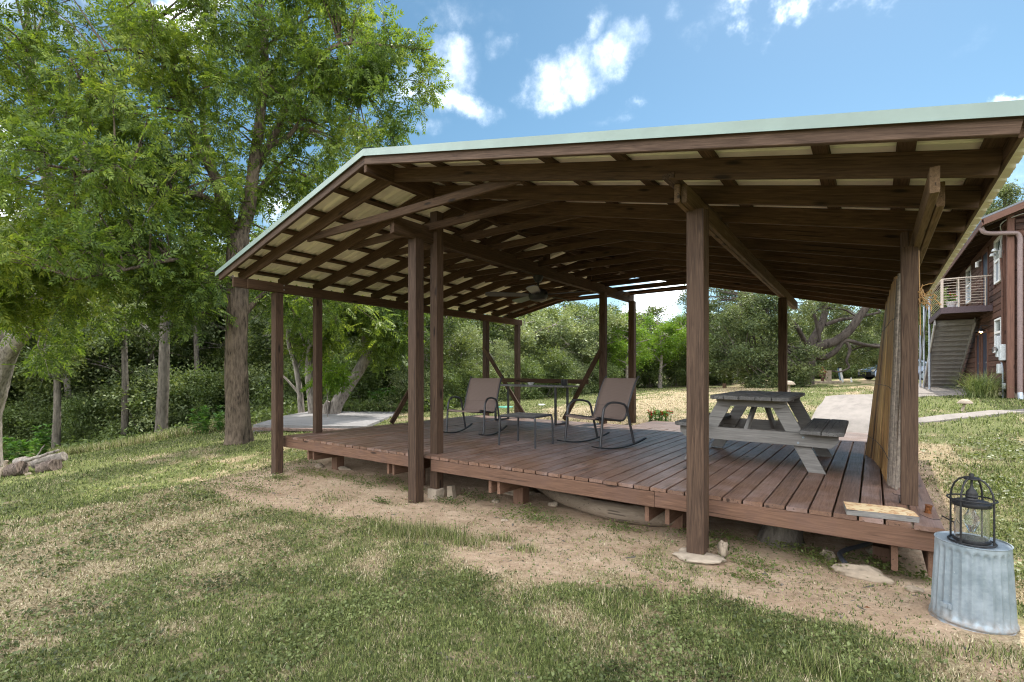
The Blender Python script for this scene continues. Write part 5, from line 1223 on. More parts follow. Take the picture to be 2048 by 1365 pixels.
# --- the live oak
q = gcast(1607, 769); OD = (q-CAM).dot(VW); q.z = g1(q.x, q.y); D = OD
limbs = [([(q.x, q.y, q.z-.3), A(1607, 766, D), A(1608, 750, D), A(1612, 725, D), A(1618, 703, D)], .62, .45),
 ([A(1612, 720, D), A(1624, 700, D), A(1648, 690, D-.2), A(1672, 682, D-.3), A(1700, 660, D-.5), A(1722, 630, D-.6), A(1745, 600, D-.8), A(1790, 560, D-1)], .34, .16),
 ([A(1614, 712, D), A(1626, 680, D), A(1642, 650, D+.2), A(1650, 620, D+.4), A(1640, 590, D+.5), A(1600, 555, D+.6)], .28, .12),
 ([A(1650, 650, D+.2), A(1680, 640, D), A(1710, 636, D-.3), A(1760, 625, D-.6)], .13, .06),
 ([A(1640, 692, D), A(1636, 660, D-.2), A(1628, 630, D-.3), A(1615, 610, D-.3)], .13, .06),
 ([A(1630, 712, D), A(1650, 715, D), A(1672, 702, D-.3), A(1690, 682, D-.4), A(1730, 690, D-.6), A(1770, 695, D-.8)], .22, .07),
 ([A(1692, 684, D-.4), A(1700, 700, D-.5), A(1693, 722, D-.6), A(1698, 735, D-.7), A(1680, 744, D-.8), A(1664, 742, D-.8)], .10, .04),
 ([A(1618, 610, D), A(1640, 612, D), A(1665, 618, D), A(1690, 620, D), A(1720, 640, D)], .08, .05),
 ([A(1618, 700, D), A(1590, 650, D-1), A(1550, 620, D-2), A(1500, 600, D-2.5)], .16, .05), ([A(1612, 715, D), A(1580, 700, D-1.5), A(1540, 690, D-2.5), A(1480, 720, D-3)], .14, .04),
 ([A(1600, 565, D+.6), A(1575, 545, D), A(1545, 530, D-1)], .12, .05)]
ell = [E_(1480,640,D-2.5,1.9,1.2,40),E_(1550,620,D-3,1.6,1.1,30),E_(1450,700,D-2,1.6,1.1,30),E_(1510,710,D-3,1.7,1.0,32),E_(1580,740,D-3.2,1.3,.7,26),E_(1600,700,D-3.2,.6,.35,6),E_(1650,585,D-1.5,1.2,.6,14),E_(1720,700,D+1.5,1.0,.5,10),E_(1545,755,D-3,1.6,.4,16),
 E_(1440,600,D,2.0,1.2,26),E_(1500,560,D-1,2.2,1.2,26),E_(1600,560,D+2,2.4,1.2,30),E_(1700,560,D+2,2.6,1.3,30),E_(1760,620,D+4,2.5,1.4,34),E_(1700,650,D+5,2.6,1.4,36),E_(1640,640,D+5,2.2,1.4,30),E_(1760,700,D+5,2.2,1.0,26),E_(1700,715,D+6,1.8,.8,20),E_(1830,600,D+3,2.6,1.8,30),E_(1850,540,D+3,2.4,1.6,20)]
TO = puff_leaf(7, .11, .5, .13, 3)
make_tree('live_oak', 'old live oak with thick leaning dark limbs beyond the picnic table', 'tree', (q.x, q.y, q.z), limbs, ell, M['leaf_oak'], M['bark_dark'], TO, 1.0, 8, .62, 5, .3, 1.0, branch_r=.05, twig_draw=False)

# --- woodland: a few model trees, then copies with their own size and turn
TW = [puff_leaf(8, .13, .45, .16, 5), puff_leaf(8, .12, .55, .14, 6), puff_leaf(9, .11, .6, .15, 8)]
def proto_tree(h, rad, m_leaf, m_bark, tmpl, lab, grp, nclump=52, bare=.25, name='woodland_tree', twigs=7):
    limbs = [([(0, 0, -.4), (.05, 0, h*.2), (random.uniform(-.3, .3), random.uniform(-.3, .3), h*.5), (random.uniform(-.5, .5), random.uniform(-.5, .5), h*.85)], .035*h*.5+.05, .03)]
    for k in range(5):
        a = k*1.3+random.uniform(-.4, .4); z = h*(.25+.1*k); limbs.append(([(0, 0, z), (rad*.4*math.cos(a), rad*.4*math.sin(a), z+.4), (rad*.8*math.cos(a), rad*.8*math.sin(a), z+.7)], .07, .02))
    ell = [((0, 0, h*.62), (rad*.75, rad*.75, h*.36), nclump*.45)]
    for k in range(6):
        a = k*1.05+random.uniform(-.3, .3); z = h*random.uniform(bare+.08, .8); rr = rad*random.uniform(.35, .6)
        ell.append(((rad*.6*math.cos(a), rad*.6*math.sin(a), z), (rr, rr, rr*.8), nclump*.1))
    return make_tree(name, lab, 'tree', (0, 0, 0), limbs, ell, m_leaf, m_bark, tmpl, 1.0, twigs, .62, 6, .25, 1.0, grp, .03, twig_draw=False)
GW_ = 'trees of the wood behind the lawn and creek'
protos = [proto_tree(6.2, 2.1, M['leaf_wood'], M['bark_grey'], TW[0], 'leafy green tree in the band of woodland behind the pavilion', GW_),
          proto_tree(5.6, 2.3, M['leaf_pale'], M['bark_grey'], TW[1], 'pale green vine hung tree in the woodland behind the lawn', GW_),
          proto_tree(6.8, 2.0, M['leaf_bright'], M['bark_grey'], TW[2], 'brighter yellow green tree in the woodland behind the lawn', GW_, 44),
          proto_tree(7.0, 2.5, M['leaf_deep'], M['bark_dark'], TW[0], 'dark green tree in the shaded wood beyond the creek', GW_, 50, .35)]
used = [0]*4
MARKS = [(-200, 'at the left edge beyond the leaning tree'), (20, 'behind the old log pile'), (100, 'behind the slender grey trunk'), (180, 'left of the straight grey trunk'), (270, 'behind the thickest grey trunk'), (345, 'just right of the thickest grey trunk'), (420, 'left of the pecan trunk'), (500, 'right behind the pecan trunk'),
 (570, 'behind the first left post'), (630, 'behind the slim pale trunk'), (700, 'behind the curved pale trunk'), (765, 'right of the curved pale trunk'), (825, 'behind the tall middle post'), (880, 'behind the left rocking chair arm'), (940, 'behind the left rocking chair'), (985, 'above the gap between chair and table'), (1030, 'behind the left half of the patio table'), (1085, 'behind the ceiling fan'),
 (1130, 'behind the dark can on the table'), (1180, 'behind the right knee brace'), (1235, 'behind the right rocking chair'), (1285, 'above the red flowers'), (1340, 'left of the large front post'), (1400, 'hidden in part by the large front post'), (1455, 'right of the large front post'), (1530, 'beyond the picnic table top'), (1620, 'behind the live oak trunk'), (1700, 'behind the leaning sign'), (1760, 'behind the parked car'), (1820, 'behind the corner post'), (1880, 'behind the pipe posts of the house'), (1940, 'behind the house stair')]
ROWS = {}
def where(px, d, kind):
    i = max(k for k, (a, _) in enumerate(MARKS) if px >= a-22 or k == 0)
    r = 'front row, ' if d < 21 else ('' if d < 27 else ('back row, ' if d < 40 else 'far row, '))
    key = (i, r); ROWS[key] = ROWS.get(key, 0)+1
    return r+MARKS[i][1]+['', ', farther back', ', still farther back', ', deepest in', ', last of all', ', beyond those'][min(ROWS[key]-1, 5)]
def put(kind, px, d, top, wide=1.0):
    """kind of tree, bearing, distance, and how high its top stands in the photograph"""
    p = at(px, HY, d); z = g1(p.x, p.y)-.05; H0 = (6.2, 5.6, 6.8, 7.0)[kind]*1.02
    hh = CAM.z+(HY-top)/F*d - z; s = hh/H0
    o = protos[kind] if not used[kind] else copy_tree(protos[kind]); used[kind] = 1
    o.location = (p.x, p.y, z); o.scale = (s*wide, s*wide, s); o.rotation_euler[2] = random.uniform(0, 6.28)
    o['label'] = ('leafy green tree', 'pale vine hung tree', 'bright yellow green tree', 'dark green tree')[kind]+', '+where(px, d, kind); return o
# centre and right of centre, beyond the lawn
for k, px, d, top, w_ in [(0,860,19,560,1.1),(1,905,21,640,1.1),(3,880,24,540,1.2),(1,960,22,655,1.1),(0,1000,24,600,1.2),(1,1050,25,610,1.3),(1,1105,26,620,1.3),(0,1075,29,590,1.3),(1,1165,27,600,1.3),(0,1140,31,585,1.3),(0,1215,29,600,1.2),
  (2,1255,27,620,1.2),(2,1320,29,615,1.3),(0,1290,33,600,1.2),(0,1350,33,622,1.3),(2,1385,31,640,1.1),(0,1420,35,605,1.3),(0,1475,38,600,1.3),(1,1010,21.5,690,.9),(1,1120,24.5,690,.9),(1,930,20,700,.8),(2,1190,26,700,.8),(0,1385,36,628,1.1)]: put(k, px, d, top, w_)
# shaded wood on the left, beyond the creek
for k, px, d, top, w_ in [(3,-120,20,380,1.2),(0,-20,22,430,1.2),(3,60,24,420,1.2),(0,140,21,520,1.0),(3,220,26,430,1.2),(1,300,23,540,1.0),(3,380,27,430,1.2),(0,455,24,500,1.1),(3,530,26,470,1.1),(0,600,22,540,1.1),(0,680,23,520,1.2),(3,740,25,500,1.2),(0,790,21,560,1.1),(3,820,27,500,1.2),(3,640,28,470,1.2),
  (0,0,30,380,1.3),(0,170,31,400,1.3),(3,340,32,420,1.2),(0,480,33,440,1.3),(3,-90,27,400,1.2),(0,910,29,545,1.2)]: put(k, px, d, top, w_)
# far right, behind the car and above the house
for k, px, d, top, w_ in [(1,1700,47,640,1.3),(0,1770,48,620,1.3),(0,1840,46,560,1.3),(0,1900,44,520,1.4),(1,1640,45,650,1.2),(0,1560,46,620,1.4),(0,1960,46,500,1.3)]: put(k, px, d, top, w_)
q = at(2020, HY, 30); zz = g1(q.x, q.y)
make_tree('live_oak', 'tree showing its crown above the house roof at the right edge of the photo', 'tree', (q.x, q.y, zz), [([(q.x, q.y, zz), A(2020, 560, 30), A(2010, 440, 30)], .3, .08)], [E_(2005,400,30,.9,.7,12),E_(1985,420,30,.5,.5,6),E_(2030,430,30,1.0,.6,12)], M['leaf_oak'], M['bark_dark'], TO, 1.0, 8, .6, 5, .3, branch_r=.04)
# plain trunks standing in the shaded wood
for i, (px, d, y1, w_, lean) in enumerate(((112, 17, 700, .30, 2), (250, 18.5, 640, .30, -3), (322, 17.5, 560, .46, 8), (200, 24, 600, .3, 6), (395, 22, 600, .3, -6), (745, 21, 620, .25, 60), (765, 22, 640, .16, -50), (1600, 44, 640, .4, 0), (1222, 31, 640, .3, 2), (1460, 35, 650, .3, 20))):
    p = at(px, HY, d); z = g1(p.x, p.y)-.1
    lab = ['slender grey trunk rising behind the old log pile', 'straight grey trunk in the shaded wood left of the thickest one', 'thickest grey trunk in the shaded wood, left of the pecan', 'faint trunk deep in the left wood', 'faint trunk deep in the wood just left of the pecan', 'dark leaning trunk in the wood right of the curved tree', 'thin dark trunk leaning left behind the curved tree', 'dark trunk far behind the live oak', 'trunk of the bright tree beyond the right rocking chair', 'leaning trunk at the lawn edge left of the live oak'][i]
    b_ = M['bark_wood'] if i < 5 else M['bark_dark']
    top = at(px+lean, y1, d)
    t = thing('bare_trunk_tree', lab, 'tree', (p.x, p.y, z), GW_); mb = MB(); pts = [(p.x, p.y, z), Vector((p.x, p.y, z)).lerp(top, .12), Vector((p.x, p.y, z)).lerp(top, .5)+Vector((.1, 0, 0)), top]
    mb.tube(smooth_path(pts, 5), [w_*.5*(1.35 if k == 0 else 1)*(1-.45*k/15) for k in range(16)], 14, jit=.05); mb.build('trunk', b_, t, True, origin=(p.x, p.y, z))
    C, O = clumps_in([(tuple(top), (1.2, 1.2, .9), 12)]); P_, ld, _, _ = sprays(C, O, 6, .5, 5)
    me = leaf_mesh('crown', P_, frames(ld), np.ones(len(P_)), TW[0], M['leaf_wood'], (p.x, p.y, z)); cr = bpy.data.objects.new('crown', me); link(cr, t, (p.x, p.y, z))
# --- bushes: one model of each kind, then copies
def proto_bush(m_leaf, tmpl, lab, grp, n=26, h=1.3, r=1.0, name='bush', ls=1.0):
    t = thing(name, lab, 'bush', (0, 0, 0), grp); C, O = clumps_in([((0, 0, h*.5), (r, r, h*.55), n)]); C[:, 2] = np.abs(C[:, 2])
    P_, ld, ca, en = sprays(C, O, 9, .4, 7, .1)
    me = leaf_mesh('leaves', P_, frames(ld), ls*.56*(.8+.4*rng.random(len(P_))), tmpl, m_leaf, (0, 0, 0)); cr = bpy.data.objects.new('leaves', me); link(cr, t)
    mb = MB(); [mb.tube([(0, 0, -.1), tuple(c)], [.02, .006], 4, False) for c in C[:14]]; mb.build('stems', M['bark_grey'], t, False, 'local'); return t
GB = 'bushes along the foot of the wood'
bp = [proto_bush(M['leaf_deep'], TW[1], 'dark green bush in the understorey along the foot of the wood', GB, 30), proto_bush(M['leaf_wood'], TW[0], 'mid green bush along the foot of the wood', GB, 28), proto_bush(M['leaf_pale'], TW[2], 'pale grey green bush along the foot of the wood', GB, 26)]
bu = [0]*3
def putb(kind, px, d, s, hs=1.0):
    p = at(px, HY, d); o = bp[kind] if not bu[kind] else copy_tree(bp[kind]); bu[kind] = 1
    o.location = (p.x, p.y, g1(p.x, p.y)-.05); o.scale = (s, s, s*hs); o.rotation_euler[2] = random.uniform(0, 6.28)
    o['label'] = ('dark green bush', 'mid green bush', 'pale grey green bush')[kind]+', '+where(px, d, kind)
for i_, px in enumerate(range(-80, 800, 46)): putb((0, 0, 1, 0, 2)[i_ % 5], px+random.uniform(-14, 14), random.uniform(19.5, 22), random.uniform(1.3, 2.0), random.uniform(.8, 1.2))
for px in range(-60, 860, 90): putb(0, px+random.uniform(-20, 20), random.uniform(23, 26), random.uniform(2.2, 3.0), 1.1)
for i_, px in enumerate(range(840, 1220, 40)): putb((2, 0, 1, 2)[i_ % 4], px+random.uniform(-12, 12), 17.5+(px-840)*.022, random.uniform(1.0, 1.5))
for px in range(1225, 1470, 42): putb(random.choice((0, 1, 1)), px+random.uniform(-12, 12), 30+(px-1225)*.012, random.uniform(1.4, 2.0))
for px in range(1480, 1960, 55): putb(random.choice((0, 1)), px+random.uniform(-12, 12), 45, random.uniform(1.5, 2.3))
for px, d, s in ((868, 18.2, .9), (835, 17.8, .8), (1440, 31, 1.0), (1500, 32, .8)): putb(1, px, d, s, .8)
# a far wood that closes the view all round
n = 42000; th = rng.uniform(0, 2*PI, n); r_ = rng.uniform(62, 80, n); px_a = r_*np.cos(th)-3; py_a = r_*np.sin(th)+12
zt = 10+4*fbm(px_a, py_a, .09, 3, 30); P_ = np.stack([px_a, py_a, gz(px_a, py_a)+rng.random(n)**.8*zt*.62], -1)
P_ = P_[~((px_a > 3) & (px_a < 20) & (py_a < 60) & (py_a > 20))]
me = leaf_mesh('far_woods', P_, frames(unit(len(P_))), 3.6+2*rng.random(len(P_)), TW[1], M['leaf_wood'], (0, 0, 0)); o = bpy.data.objects.new('far_woods', me); link(o); tag(o, 'distant woodland closing the view behind everything', None, None, 'stuff')

# --- broad leaved weeds and border plants
def leafy_plant(label, p, h, n_stem, m_leaf, size=.11, cat='plant', name='weed_plant', grp=None, red=0, spread=.18):
    t = thing(name, label, cat, (p.x, p.y, p.z), grp); mb = MB(); pos, dr = [], []
    reds = []
    for k in range(n_stem):
        a = random.uniform(0, 6.28); b_ = Vector((random.uniform(-spread, spread), random.uniform(-spread, spread), 0)); tp = b_+Vector((.18*h*math.cos(a), .18*h*math.sin(a), h*random.uniform(.6, 1)))
        mb.tube([b_, (b_+tp)/2+Vector((0, 0, .03)), tp], [.006, .005, .003], 5, False)
        m_ = max(5, int(h/.07))
        for q in range(m_):
            tt_ = .2+.8*q/(m_-1); c = b_.lerp(tp, tt_); an = q*2.4+random.uniform(-.3, .3)
            for s in (0, PI): pos.append(tuple(c)); dr.append((math.cos(an+s), math.sin(an+s), random.uniform(-.1, .5)))
        for q in range(5): pos.append(tuple(tp)); dr.append((math.cos(q*1.25), math.sin(q*1.25), .9))
        if k < red: reds.append(tp)
    mb.build('stems', M['leaf_weed'], t, False, 'local')
    pos = np.array(pos); dr = np.array(dr); tm = np.array(rhomb(size, size*.42, dip=size*.22, fold=.006))
    me = leaf_mesh('leaves', pos, frames(dr, upb=1.6), .7+.6*rng.random(len(pos)), tm, m_leaf, (0, 0, 0)); o = bpy.data.objects.new('leaves', me); link(o, t); o.location = (0, 0, 0)
    for tp in reds:
        b2 = MB()
        for q in range(22):
            c = tp+Vector((random.gauss(0, .014), random.gauss(0, .014), random.uniform(-.01, .07))); u = Vector(unit(1)[0])*.016; v2 = Vector(unit(1)[0])*.012
            b2.add([c-u, c+v2, c+u, c-v2], [(0, 1, 2, 3)])
        b2.build('flower_head', M['red_flower'], t, False, 'local')
    return t
for i, (px, py, h) in enumerate(((15, 922, .62), (48, 920, .5), (76, 915, .72), (320, 876, .55), (346, 872, .45), (375, 866, .75), (398, 868, .55), (428, 862, .55), (-20, 930, .6))):
    p = gcast(px, py+(8 if px < 100 else 4)); d_ = (p-CAM).dot(VW)
    leafy_plant(['bright leafed weed nearest the left edge behind the logs', 'low bright leafed weed in the middle behind the logs', 'tallest bright leafed weed behind the right end of the logs', 'leafy weed just left of the thickest grey trunk', 'leafy weed just right of the thickest grey trunk', 'tall leafy weed first to the left of the pecan gap', 'tall leafy weed in the middle between grey trunk and pecan', 'leafy weed closest to the pecan trunk', 'bright leafed weed cut off by the left edge'][i], p, h*d_/10.5, 7, M['leaf_weed'], .16 if px < 100 else .14, grp=['weeds behind the old logs', 'weeds at the lawn edge'][px > 100])
for i, (px, py) in enumerate(((760, 822), (785, 820), (808, 816), (830, 812))):
    p = gcast(px, py); leafy_plant(['bright leafy shrub beyond the slab, nearest the curved trunk', 'second bright leafy shrub beyond the slab from the curved trunk', 'third bright leafy shrub beyond the slab from the curved trunk', 'bright leafy shrub beyond the slab, nearest the tall middle posts'][i], p, .8, 12, M['leaf_weed'], .14, cat='shrub', name='leafy_shrub', grp='shrubs beyond the slab', spread=.4)
p = gcast(1316, 849); fl = leafy_plant('low green bush with red flower spikes behind the deck, beside the wooden step', p, .27, 34, M['leaf_weed'], .065, cat='flowers', name='flowering_bush', red=9, spread=.24)
p = Vector((1.68, 17.2, BZ+.17)); leafy_plant('red geranium growing in the white pot on the balcony', p, .25, 9, M['leaf_weed'], .07, cat='flowers', name='geranium', red=5, spread=.09)
# arching ornamental grass by the house
p = Vector((2.12, 15.1, g1(2.12, 15.1))); t = thing('ornamental_grass', 'large clump of arching grass beside the house corner', 'grass clump', tuple(p)); mb = MB()
for k in range(620):
    a = random.uniform(0, 6.28); b_ = Vector((random.gauss(0, .16), random.gauss(0, .16), 0)); L = random.uniform(.9, 1.5); el = random.uniform(.75, 1.5); w_ = .009; pv = b_; side = Vector((-math.sin(a), math.cos(a), 0))*w_; vs = []
    for q in range(6):
        vs += [pv-side*(1-q/5.2), pv+side*(1-q/5.2)]; e2 = el-q*.27; pv = pv+Vector((math.cos(a)*math.cos(e2), math.sin(a)*math.cos(e2), math.sin(e2)))*(L/6)
    mb.add(vs, [(2*i, 2*i+1, 2*i+3, 2*i+2) for i in range(5)])
mb.build('blades', leafm('blue_green_grass_blade', [(.12, .17, .06), (.20, .25, .10), (.34, .34, .17)], .3, 3), t, False, 'local')

# --- old logs at the left edge
lp = gcast(70, 948)
def fallen(label, a, b, r0, r1, m_=None, n=14, name='log', cat='log', jit=.10):
    a, b = Vector(a), Vector(b); mb = MB(); pts = [a.lerp(b, k/7)+Vector((random.uniform(-.015, .015), random.uniform(-.015, .015), random.uniform(-.012, .012))) for k in range(8)]
    mb.tube(pts, [(r0+(r1-r0)*k/7)*.74 for k in range(8)], n, jit=jit); o = mb.build(name, m_ or M['bark_log'], None, True); tag(o, label, cat); return o
Lr = Vector((RT.x, RT.y, 0)); Lv = Vector((VW.x, VW.y, 0)); q0 = Vector((lp.x, lp.y, 0))
def LP(u, v, z):
    u = u*.8-.06; v *= .8; z *= .85; p = q0+Lr*u+Lv*v; return (p.x, p.y, g1(p.x, p.y)+z)
fallen('thick rotten log with ridged bark at the front of the old log pile', LP(-.75, .05, .10), LP(-.22, .0, .17), .15, .17)
fallen('stubby split log at the right end of the old log pile', LP(.08, .05, .10), LP(.47, .12, .13), .13, .15)
fallen('dark log lying at the back of the old log pile', LP(-.35, .45, .18), LP(.42, .38, .26), .14, .12, M['bark_grey'])
fallen('grey rounded log behind the front log at the left of the pile', LP(-.85, .40, .22), LP(-.45, .42, .25), .14, .13, M['bark_grey'])
fallen('pale barkless branch lying along the top of the log pile', LP(-.30, .12, .30), LP(.46, .18, .44), .045, .03, M['bark_grey'], 8, 'branch', 'branch', .05)
fallen('thin pale stick poking up from the log pile', LP(-.15, .2, .3), LP(.12, .22, .60), .018, .012, M['bark_grey'], 6, 'stick', 'stick', .03)
fallen('lichen spotted branch propped on the front log at the left edge', LP(-.62, -.12, .02), LP(-.56, -.05, .36), .045, .04, M['stone'], 8, 'branch', 'branch', .08)
fallen('short slab of loose bark on the grass before the logs', LP(.0, -.12, .01), LP(.12, -.14, .04), .05, .03, M['stone'], 7, 'bark_piece', 'bark', .15)

# ---------------------------------------------------------------- lawn: blades and small leaves, dense near the viewer
def scatter(n, r0, r1, spread_deg):
    th = math.atan2(VW.y, VW.x)+np.radians(rng.uniform(-spread_deg, spread_deg, n)); r = np.exp(rng.uniform(math.log(r0), math.log(r1), n))
    return CAM.x+r*np.cos(th), CAM.y+r*np.sin(th), r
def raw_mesh(name, v, nper, m_, att=None):
    n = len(v)//nper; me = bpy.data.meshes.new(name); me.vertices.add(len(v)); me.vertices.foreach_set('co', v.astype(np.float32).ravel())
    me.loops.add(n*nper); me.loops.foreach_set('vertex_index', np.arange(n*nper, dtype=np.int32)); me.polygons.add(n); me.polygons.foreach_set('loop_start', np.arange(0, n*nper, nper, dtype=np.int32)); me.update()
    if att is not None: a = me.attributes.new('dry', 'FLOAT', 'FACE'); a.data.foreach_set('value', att.astype(np.float32))
    me.materials.append(m_); return me
m = bpy.data.materials.new('lawn_blade'); m.use_nodes = True; t = NT(m.node_tree); o = t.n('ShaderNodeOutputMaterial'); g = t.n('ShaderNodeNewGeometry'); an = t.n('ShaderNodeAttribute', attribute_name='dry')
gr = t.ramp(g.outputs['Random Per Island'], [(.0, (.035, .05, .016)), (.5, (.13, .17, .045)), (1., (.33, .36, .13))]); dr = t.ramp(g.outputs['Random Per Island'], [(.0, (.17, .125, .07)), (.5, (.43, .345, .21)), (1., (.72, .63, .46))])
c = t.mix(an.outputs['Fac'], gr, dr); d = t.n('ShaderNodeBsdfPrincipled'); t.l(c, d.inputs['Base Color']); d.inputs['Roughness'].default_value = .6; d.inputs['Specular IOR Level'].default_value = .25
tr = t.n('ShaderNodeBsdfTranslucent'); t.l(c, tr.inputs['Color']); mx = t.n('ShaderNodeMixShader'); mx.inputs[0].default_value = .3; t.l(d.outputs[0], mx.inputs[1]); t.l(tr.outputs[0], mx.inputs[2]); t.l(mx.outputs[0], o.inputs[0]); M['blade'] = m
def lawn(n, r0, r1, spr, blades, h0, seed):
    x, y, r = scatter(n, r0, r1, spr); gv, dv = veg(x, y); keep = (rng.random(n) < .12+.95*gv) & ~no_grass(x, y); x, y, r, gv, dv = (a[keep] for a in (x, y, r, gv, dv)); n = len(x)
    x = np.repeat(x, blades)+rng.normal(0, .012, n*blades)*np.repeat(np.sqrt(r), blades); y = np.repeat(y, blades)+rng.normal(0, .012, n*blades)*np.repeat(np.sqrt(r), blades); r = np.repeat(r, blades); gv = np.repeat(gv, blades); dv = np.repeat(dv, blades)
    k_ = ~no_grass(x, y); x, y, r, gv, dv = (a[k_] for a in (x, y, r, gv, dv)); n = len(x)
    z = gz(x, y)+(fbm(x, y, 9, 3, 11)-.5)*.022-.003
    dry = (rng.random(n) < np.clip(dv*1.25-.1, .08, .93)).astype(float)*rng.uniform(.6, 1, n)
    a = rng.uniform(0, 2*PI, n); lean = np.where(dry > .3, rng.uniform(.5, 1.4, n), rng.uniform(.15, 1.0, n)); h = h0*rng.uniform(.5, 1.35, n)*(.55+.6*gv)*np.where(dry > .3, .8, 1)*np.maximum(1, (r/4)**.22)
    w_ = .0024*np.maximum(1, (r/2.2)**.68)*rng.uniform(.7, 1.5, n)
    d = np.stack([np.cos(a), np.sin(a), 0*a], -1); s = np.stack([-np.sin(a), np.cos(a), 0*a], -1)*w_[:, None]; b_ = np.stack([x, y, z], -1)
    tip = b_+d*(h*np.sin(lean))[:, None]; tip[:, 2] += h*np.cos(lean)+.002
    v = np.stack([b_-s, b_+s, tip], 1).reshape(-1, 3); return v, dry
v1, a1 = lawn(230000, 1.3, 9, 58, 3, .034, 1); v2, a2 = lawn(100000, 7, 30, 60, 3, .045, 2)
o = bpy.data.objects.new('lawn_grass', raw_mesh('lawn_grass', np.concatenate([v1, v2]), 3, M['blade'], np.concatenate([a1, a2]))); link(o); tag(o, 'mown patchy green and straw coloured lawn grass', None, None, 'stuff')
# small clover-like leaves
n = 300000; x, y, r = scatter(n, 1.2, 11, 60); gv, dv = veg(x, y); pn = fbm(x, y, 1.7, 4, 40)
keep = (rng.random(n) < np.clip((gv-.25)*1.3, 0, 1)*sstep(.42, .56, pn)+.03) & ~no_grass(x, y); x, y, r = x[keep], y[keep], r[keep]; n = len(x)
pos = np.stack([x, y, gz(x, y)+.004+.026*rng.random(n)*np.maximum(1, (r/4)**.3)], -1); dd = unit(n); dd[:, 2] = np.abs(dd[:, 2])*.4
tm = np.array(rhomb(.018, .0135, fold=.003)); me = leaf_mesh('clover', pos, frames(dd, upb=2.2), (.6+.9*rng.random(n))*np.maximum(1, (r/3.2)**.6), tm, M['leaf_clover'], (0, 0, 0)); o = bpy.data.objects.new('clover', me); link(o); tag(o, 'small leaved green ground cover in the lawn', None, None, 'stuff')
# weeds at the foot of the deck and taller rough grass at the wood edge
sp_ = [(610,948,.25),(650,955,.3),(700,962,.2),(735,975,.25),(770,968,.3),(820,985,.2),(955,1000,.25),(1040,1040,.3),(1060,1025,.2),(1100,1045,.2),(1240,1060,.2),(1380,1075,.15),(1440,1100,.2),(1455,1085,.2),(1640,1125,.15),(1665,1140,.15),(1750,1130,.18),(1770,1150,.12),(1600,1110,.2),(1840,1165,.12),(900,1010,.2),(560,960,.2),(600,925,.3),(500,985,.3),(1510,1140,.2),(1500,1165,.12),(760,1010,.12)]
pos = []; 
for px, py, s in sp_:
    p = gcast(px, py); k = int(260*s/.2)
    xx = rng.normal(p.x, s*.7, k); yy = rng.normal(p.y, s*.33, k); pos.append(np.stack([xx, yy, gz(xx, yy)+.01+.055*rng.random(k)**1.5], -1))
pos = np.concatenate(pos); n = len(pos); dd = unit(n); dd[:, 2] = np.abs(dd[:, 2])*.5
me = leaf_mesh('ground_weeds', pos, frames(dd, upb=1.8), .6+.8*rng.random(n), np.array(rhomb(.024, .015, fold=.003)), M['leaf_wood'], (0, 0, 0)); o = bpy.data.objects.new('ground_weeds', me); link(o); tag(o, 'low broad leaved weeds round the foot of the deck', None, None, 'stuff')
n = 42000; u = rng.uniform(-120, 860, n); dep = np.where(u < 480, 14.2+1.6*rng.random(n)+ (480-u)*.004, 17+rng.random(n)*1.5); xx = np.array([at(a, HY, b_)[:2] for a, b_ in zip(u, dep)])
x, y = xx[:, 0], xx[:, 1]; keep = ~no_grass(x, y); x, y = x[keep], y[keep]; n = len(x); z = gz(x, y); a = rng.uniform(0, 2*PI, n); h = rng.uniform(.12, .42, n); lean = rng.uniform(.1, .9, n)
d = np.stack([np.cos(a), np.sin(a), 0*a], -1); s = np.stack([-np.sin(a), np.cos(a), 0*a], -1)*.010; b_ = np.stack([x, y, z], -1); tip = b_+d*(h*np.sin(lean))[:, None]; tip[:, 2] += h*np.cos(lean)
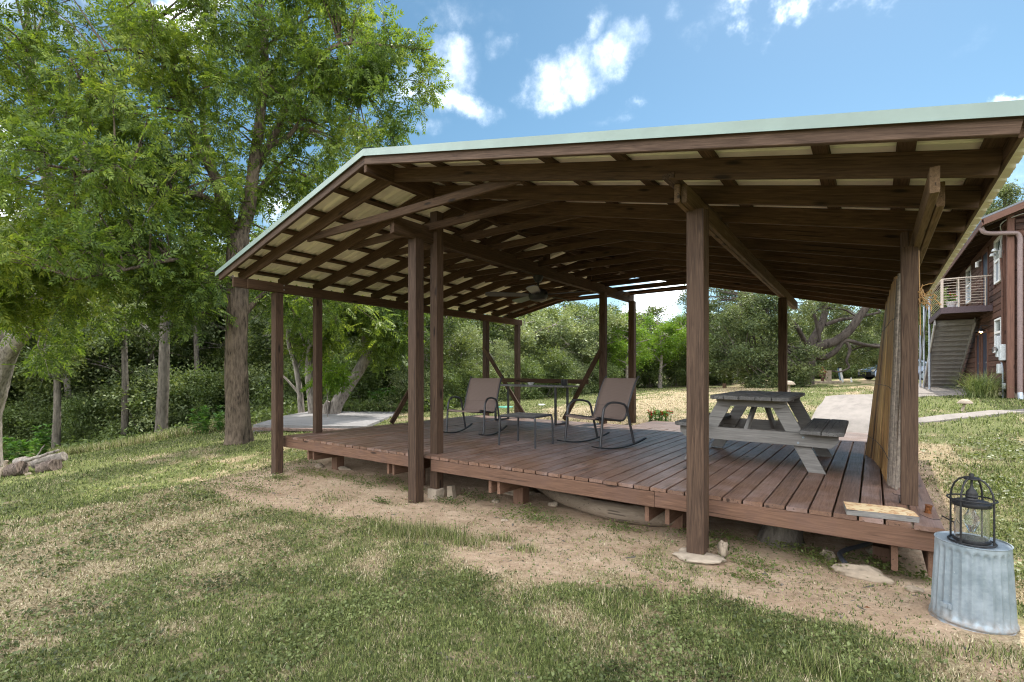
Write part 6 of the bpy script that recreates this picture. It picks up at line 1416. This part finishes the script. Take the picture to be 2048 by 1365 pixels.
o = bpy.data.objects.new('rough_grass', raw_mesh('rough_grass', np.stack([b_-s, b_+s, tip], 1).reshape(-1, 3), 3, M['blade'], (rng.random(n) < .3)*.8)); link(o); tag(o, 'unmown rough grass along the creek edge', None, None, 'stuff')
# ground cover on the bank under the trees
n = 16000; th = rng.uniform(-150, 900, n); dep = rng.uniform(16.5, 30, n); xx = np.array([at(a, HY, b_)[:2] for a, b_ in zip(th, dep)]); x, y = xx[:, 0], xx[:, 1]
pos = np.stack([x, y, gz(x, y)+.25*rng.random(n)], -1); me = leaf_mesh('bank_undergrowth', pos, frames(unit(n)), .9+.5*rng.random(n), TW[0], M['leaf_deep'], (0, 0, 0)); o = bpy.data.objects.new('bank_undergrowth', me); link(o); tag(o, 'dark undergrowth covering the creek bank', None, None, 'stuff')

# taller tufts left by the mower
tv, ta = [], []
for px, py, s, k_, hh in ((800,1065,.16,420,.10),(835,1075,.16,420,.11),(870,1072,.14,420,.12),(905,1080,.14,360,.11),(940,1095,.12,260,.09),(1000,1085,.08,160,.09),(1050,1105,.08,160,.08),(760,1050,.14,260,.08),(1640,1345,.07,240,.10),(1890,1310,.08,120,.05),(2005,1325,.10,200,.06),(1420,1195,.08,160,.06),(1330,1200,.08,160,.06),(660,1000,.15,200,.06),(480,1060,.2,260,.06),(1240,1215,.10,200,.06),(1480,1345,.08,160,.08)):
    p = gcast(px, py); n = k_; x = rng.normal(p.x, s, n); y = rng.normal(p.y, s*.6, n); z = gz(x, y); a = rng.uniform(0, 2*PI, n); h = hh*rng.uniform(.5, 1.3, n); lean = rng.uniform(.1, .8, n)
    d = np.stack([np.cos(a), np.sin(a), 0*a], -1); s_ = np.stack([-np.sin(a), np.cos(a), 0*a], -1)*.0028; b_ = np.stack([x, y, z], -1); tip = b_+d*(h*np.sin(lean))[:, None]; tip[:, 2] += h*np.cos(lean)
    tv.append(np.stack([b_-s_, b_+s_, tip], 1).reshape(-1, 3)); ta.append((rng.random(n) < .25)*.7)
o = bpy.data.objects.new('grass_tufts', raw_mesh('grass_tufts', np.concatenate(tv), 3, M['blade'], np.concatenate(ta))); link(o); tag(o, 'taller yellow green grass tufts along the bare strip', None, None, 'stuff')
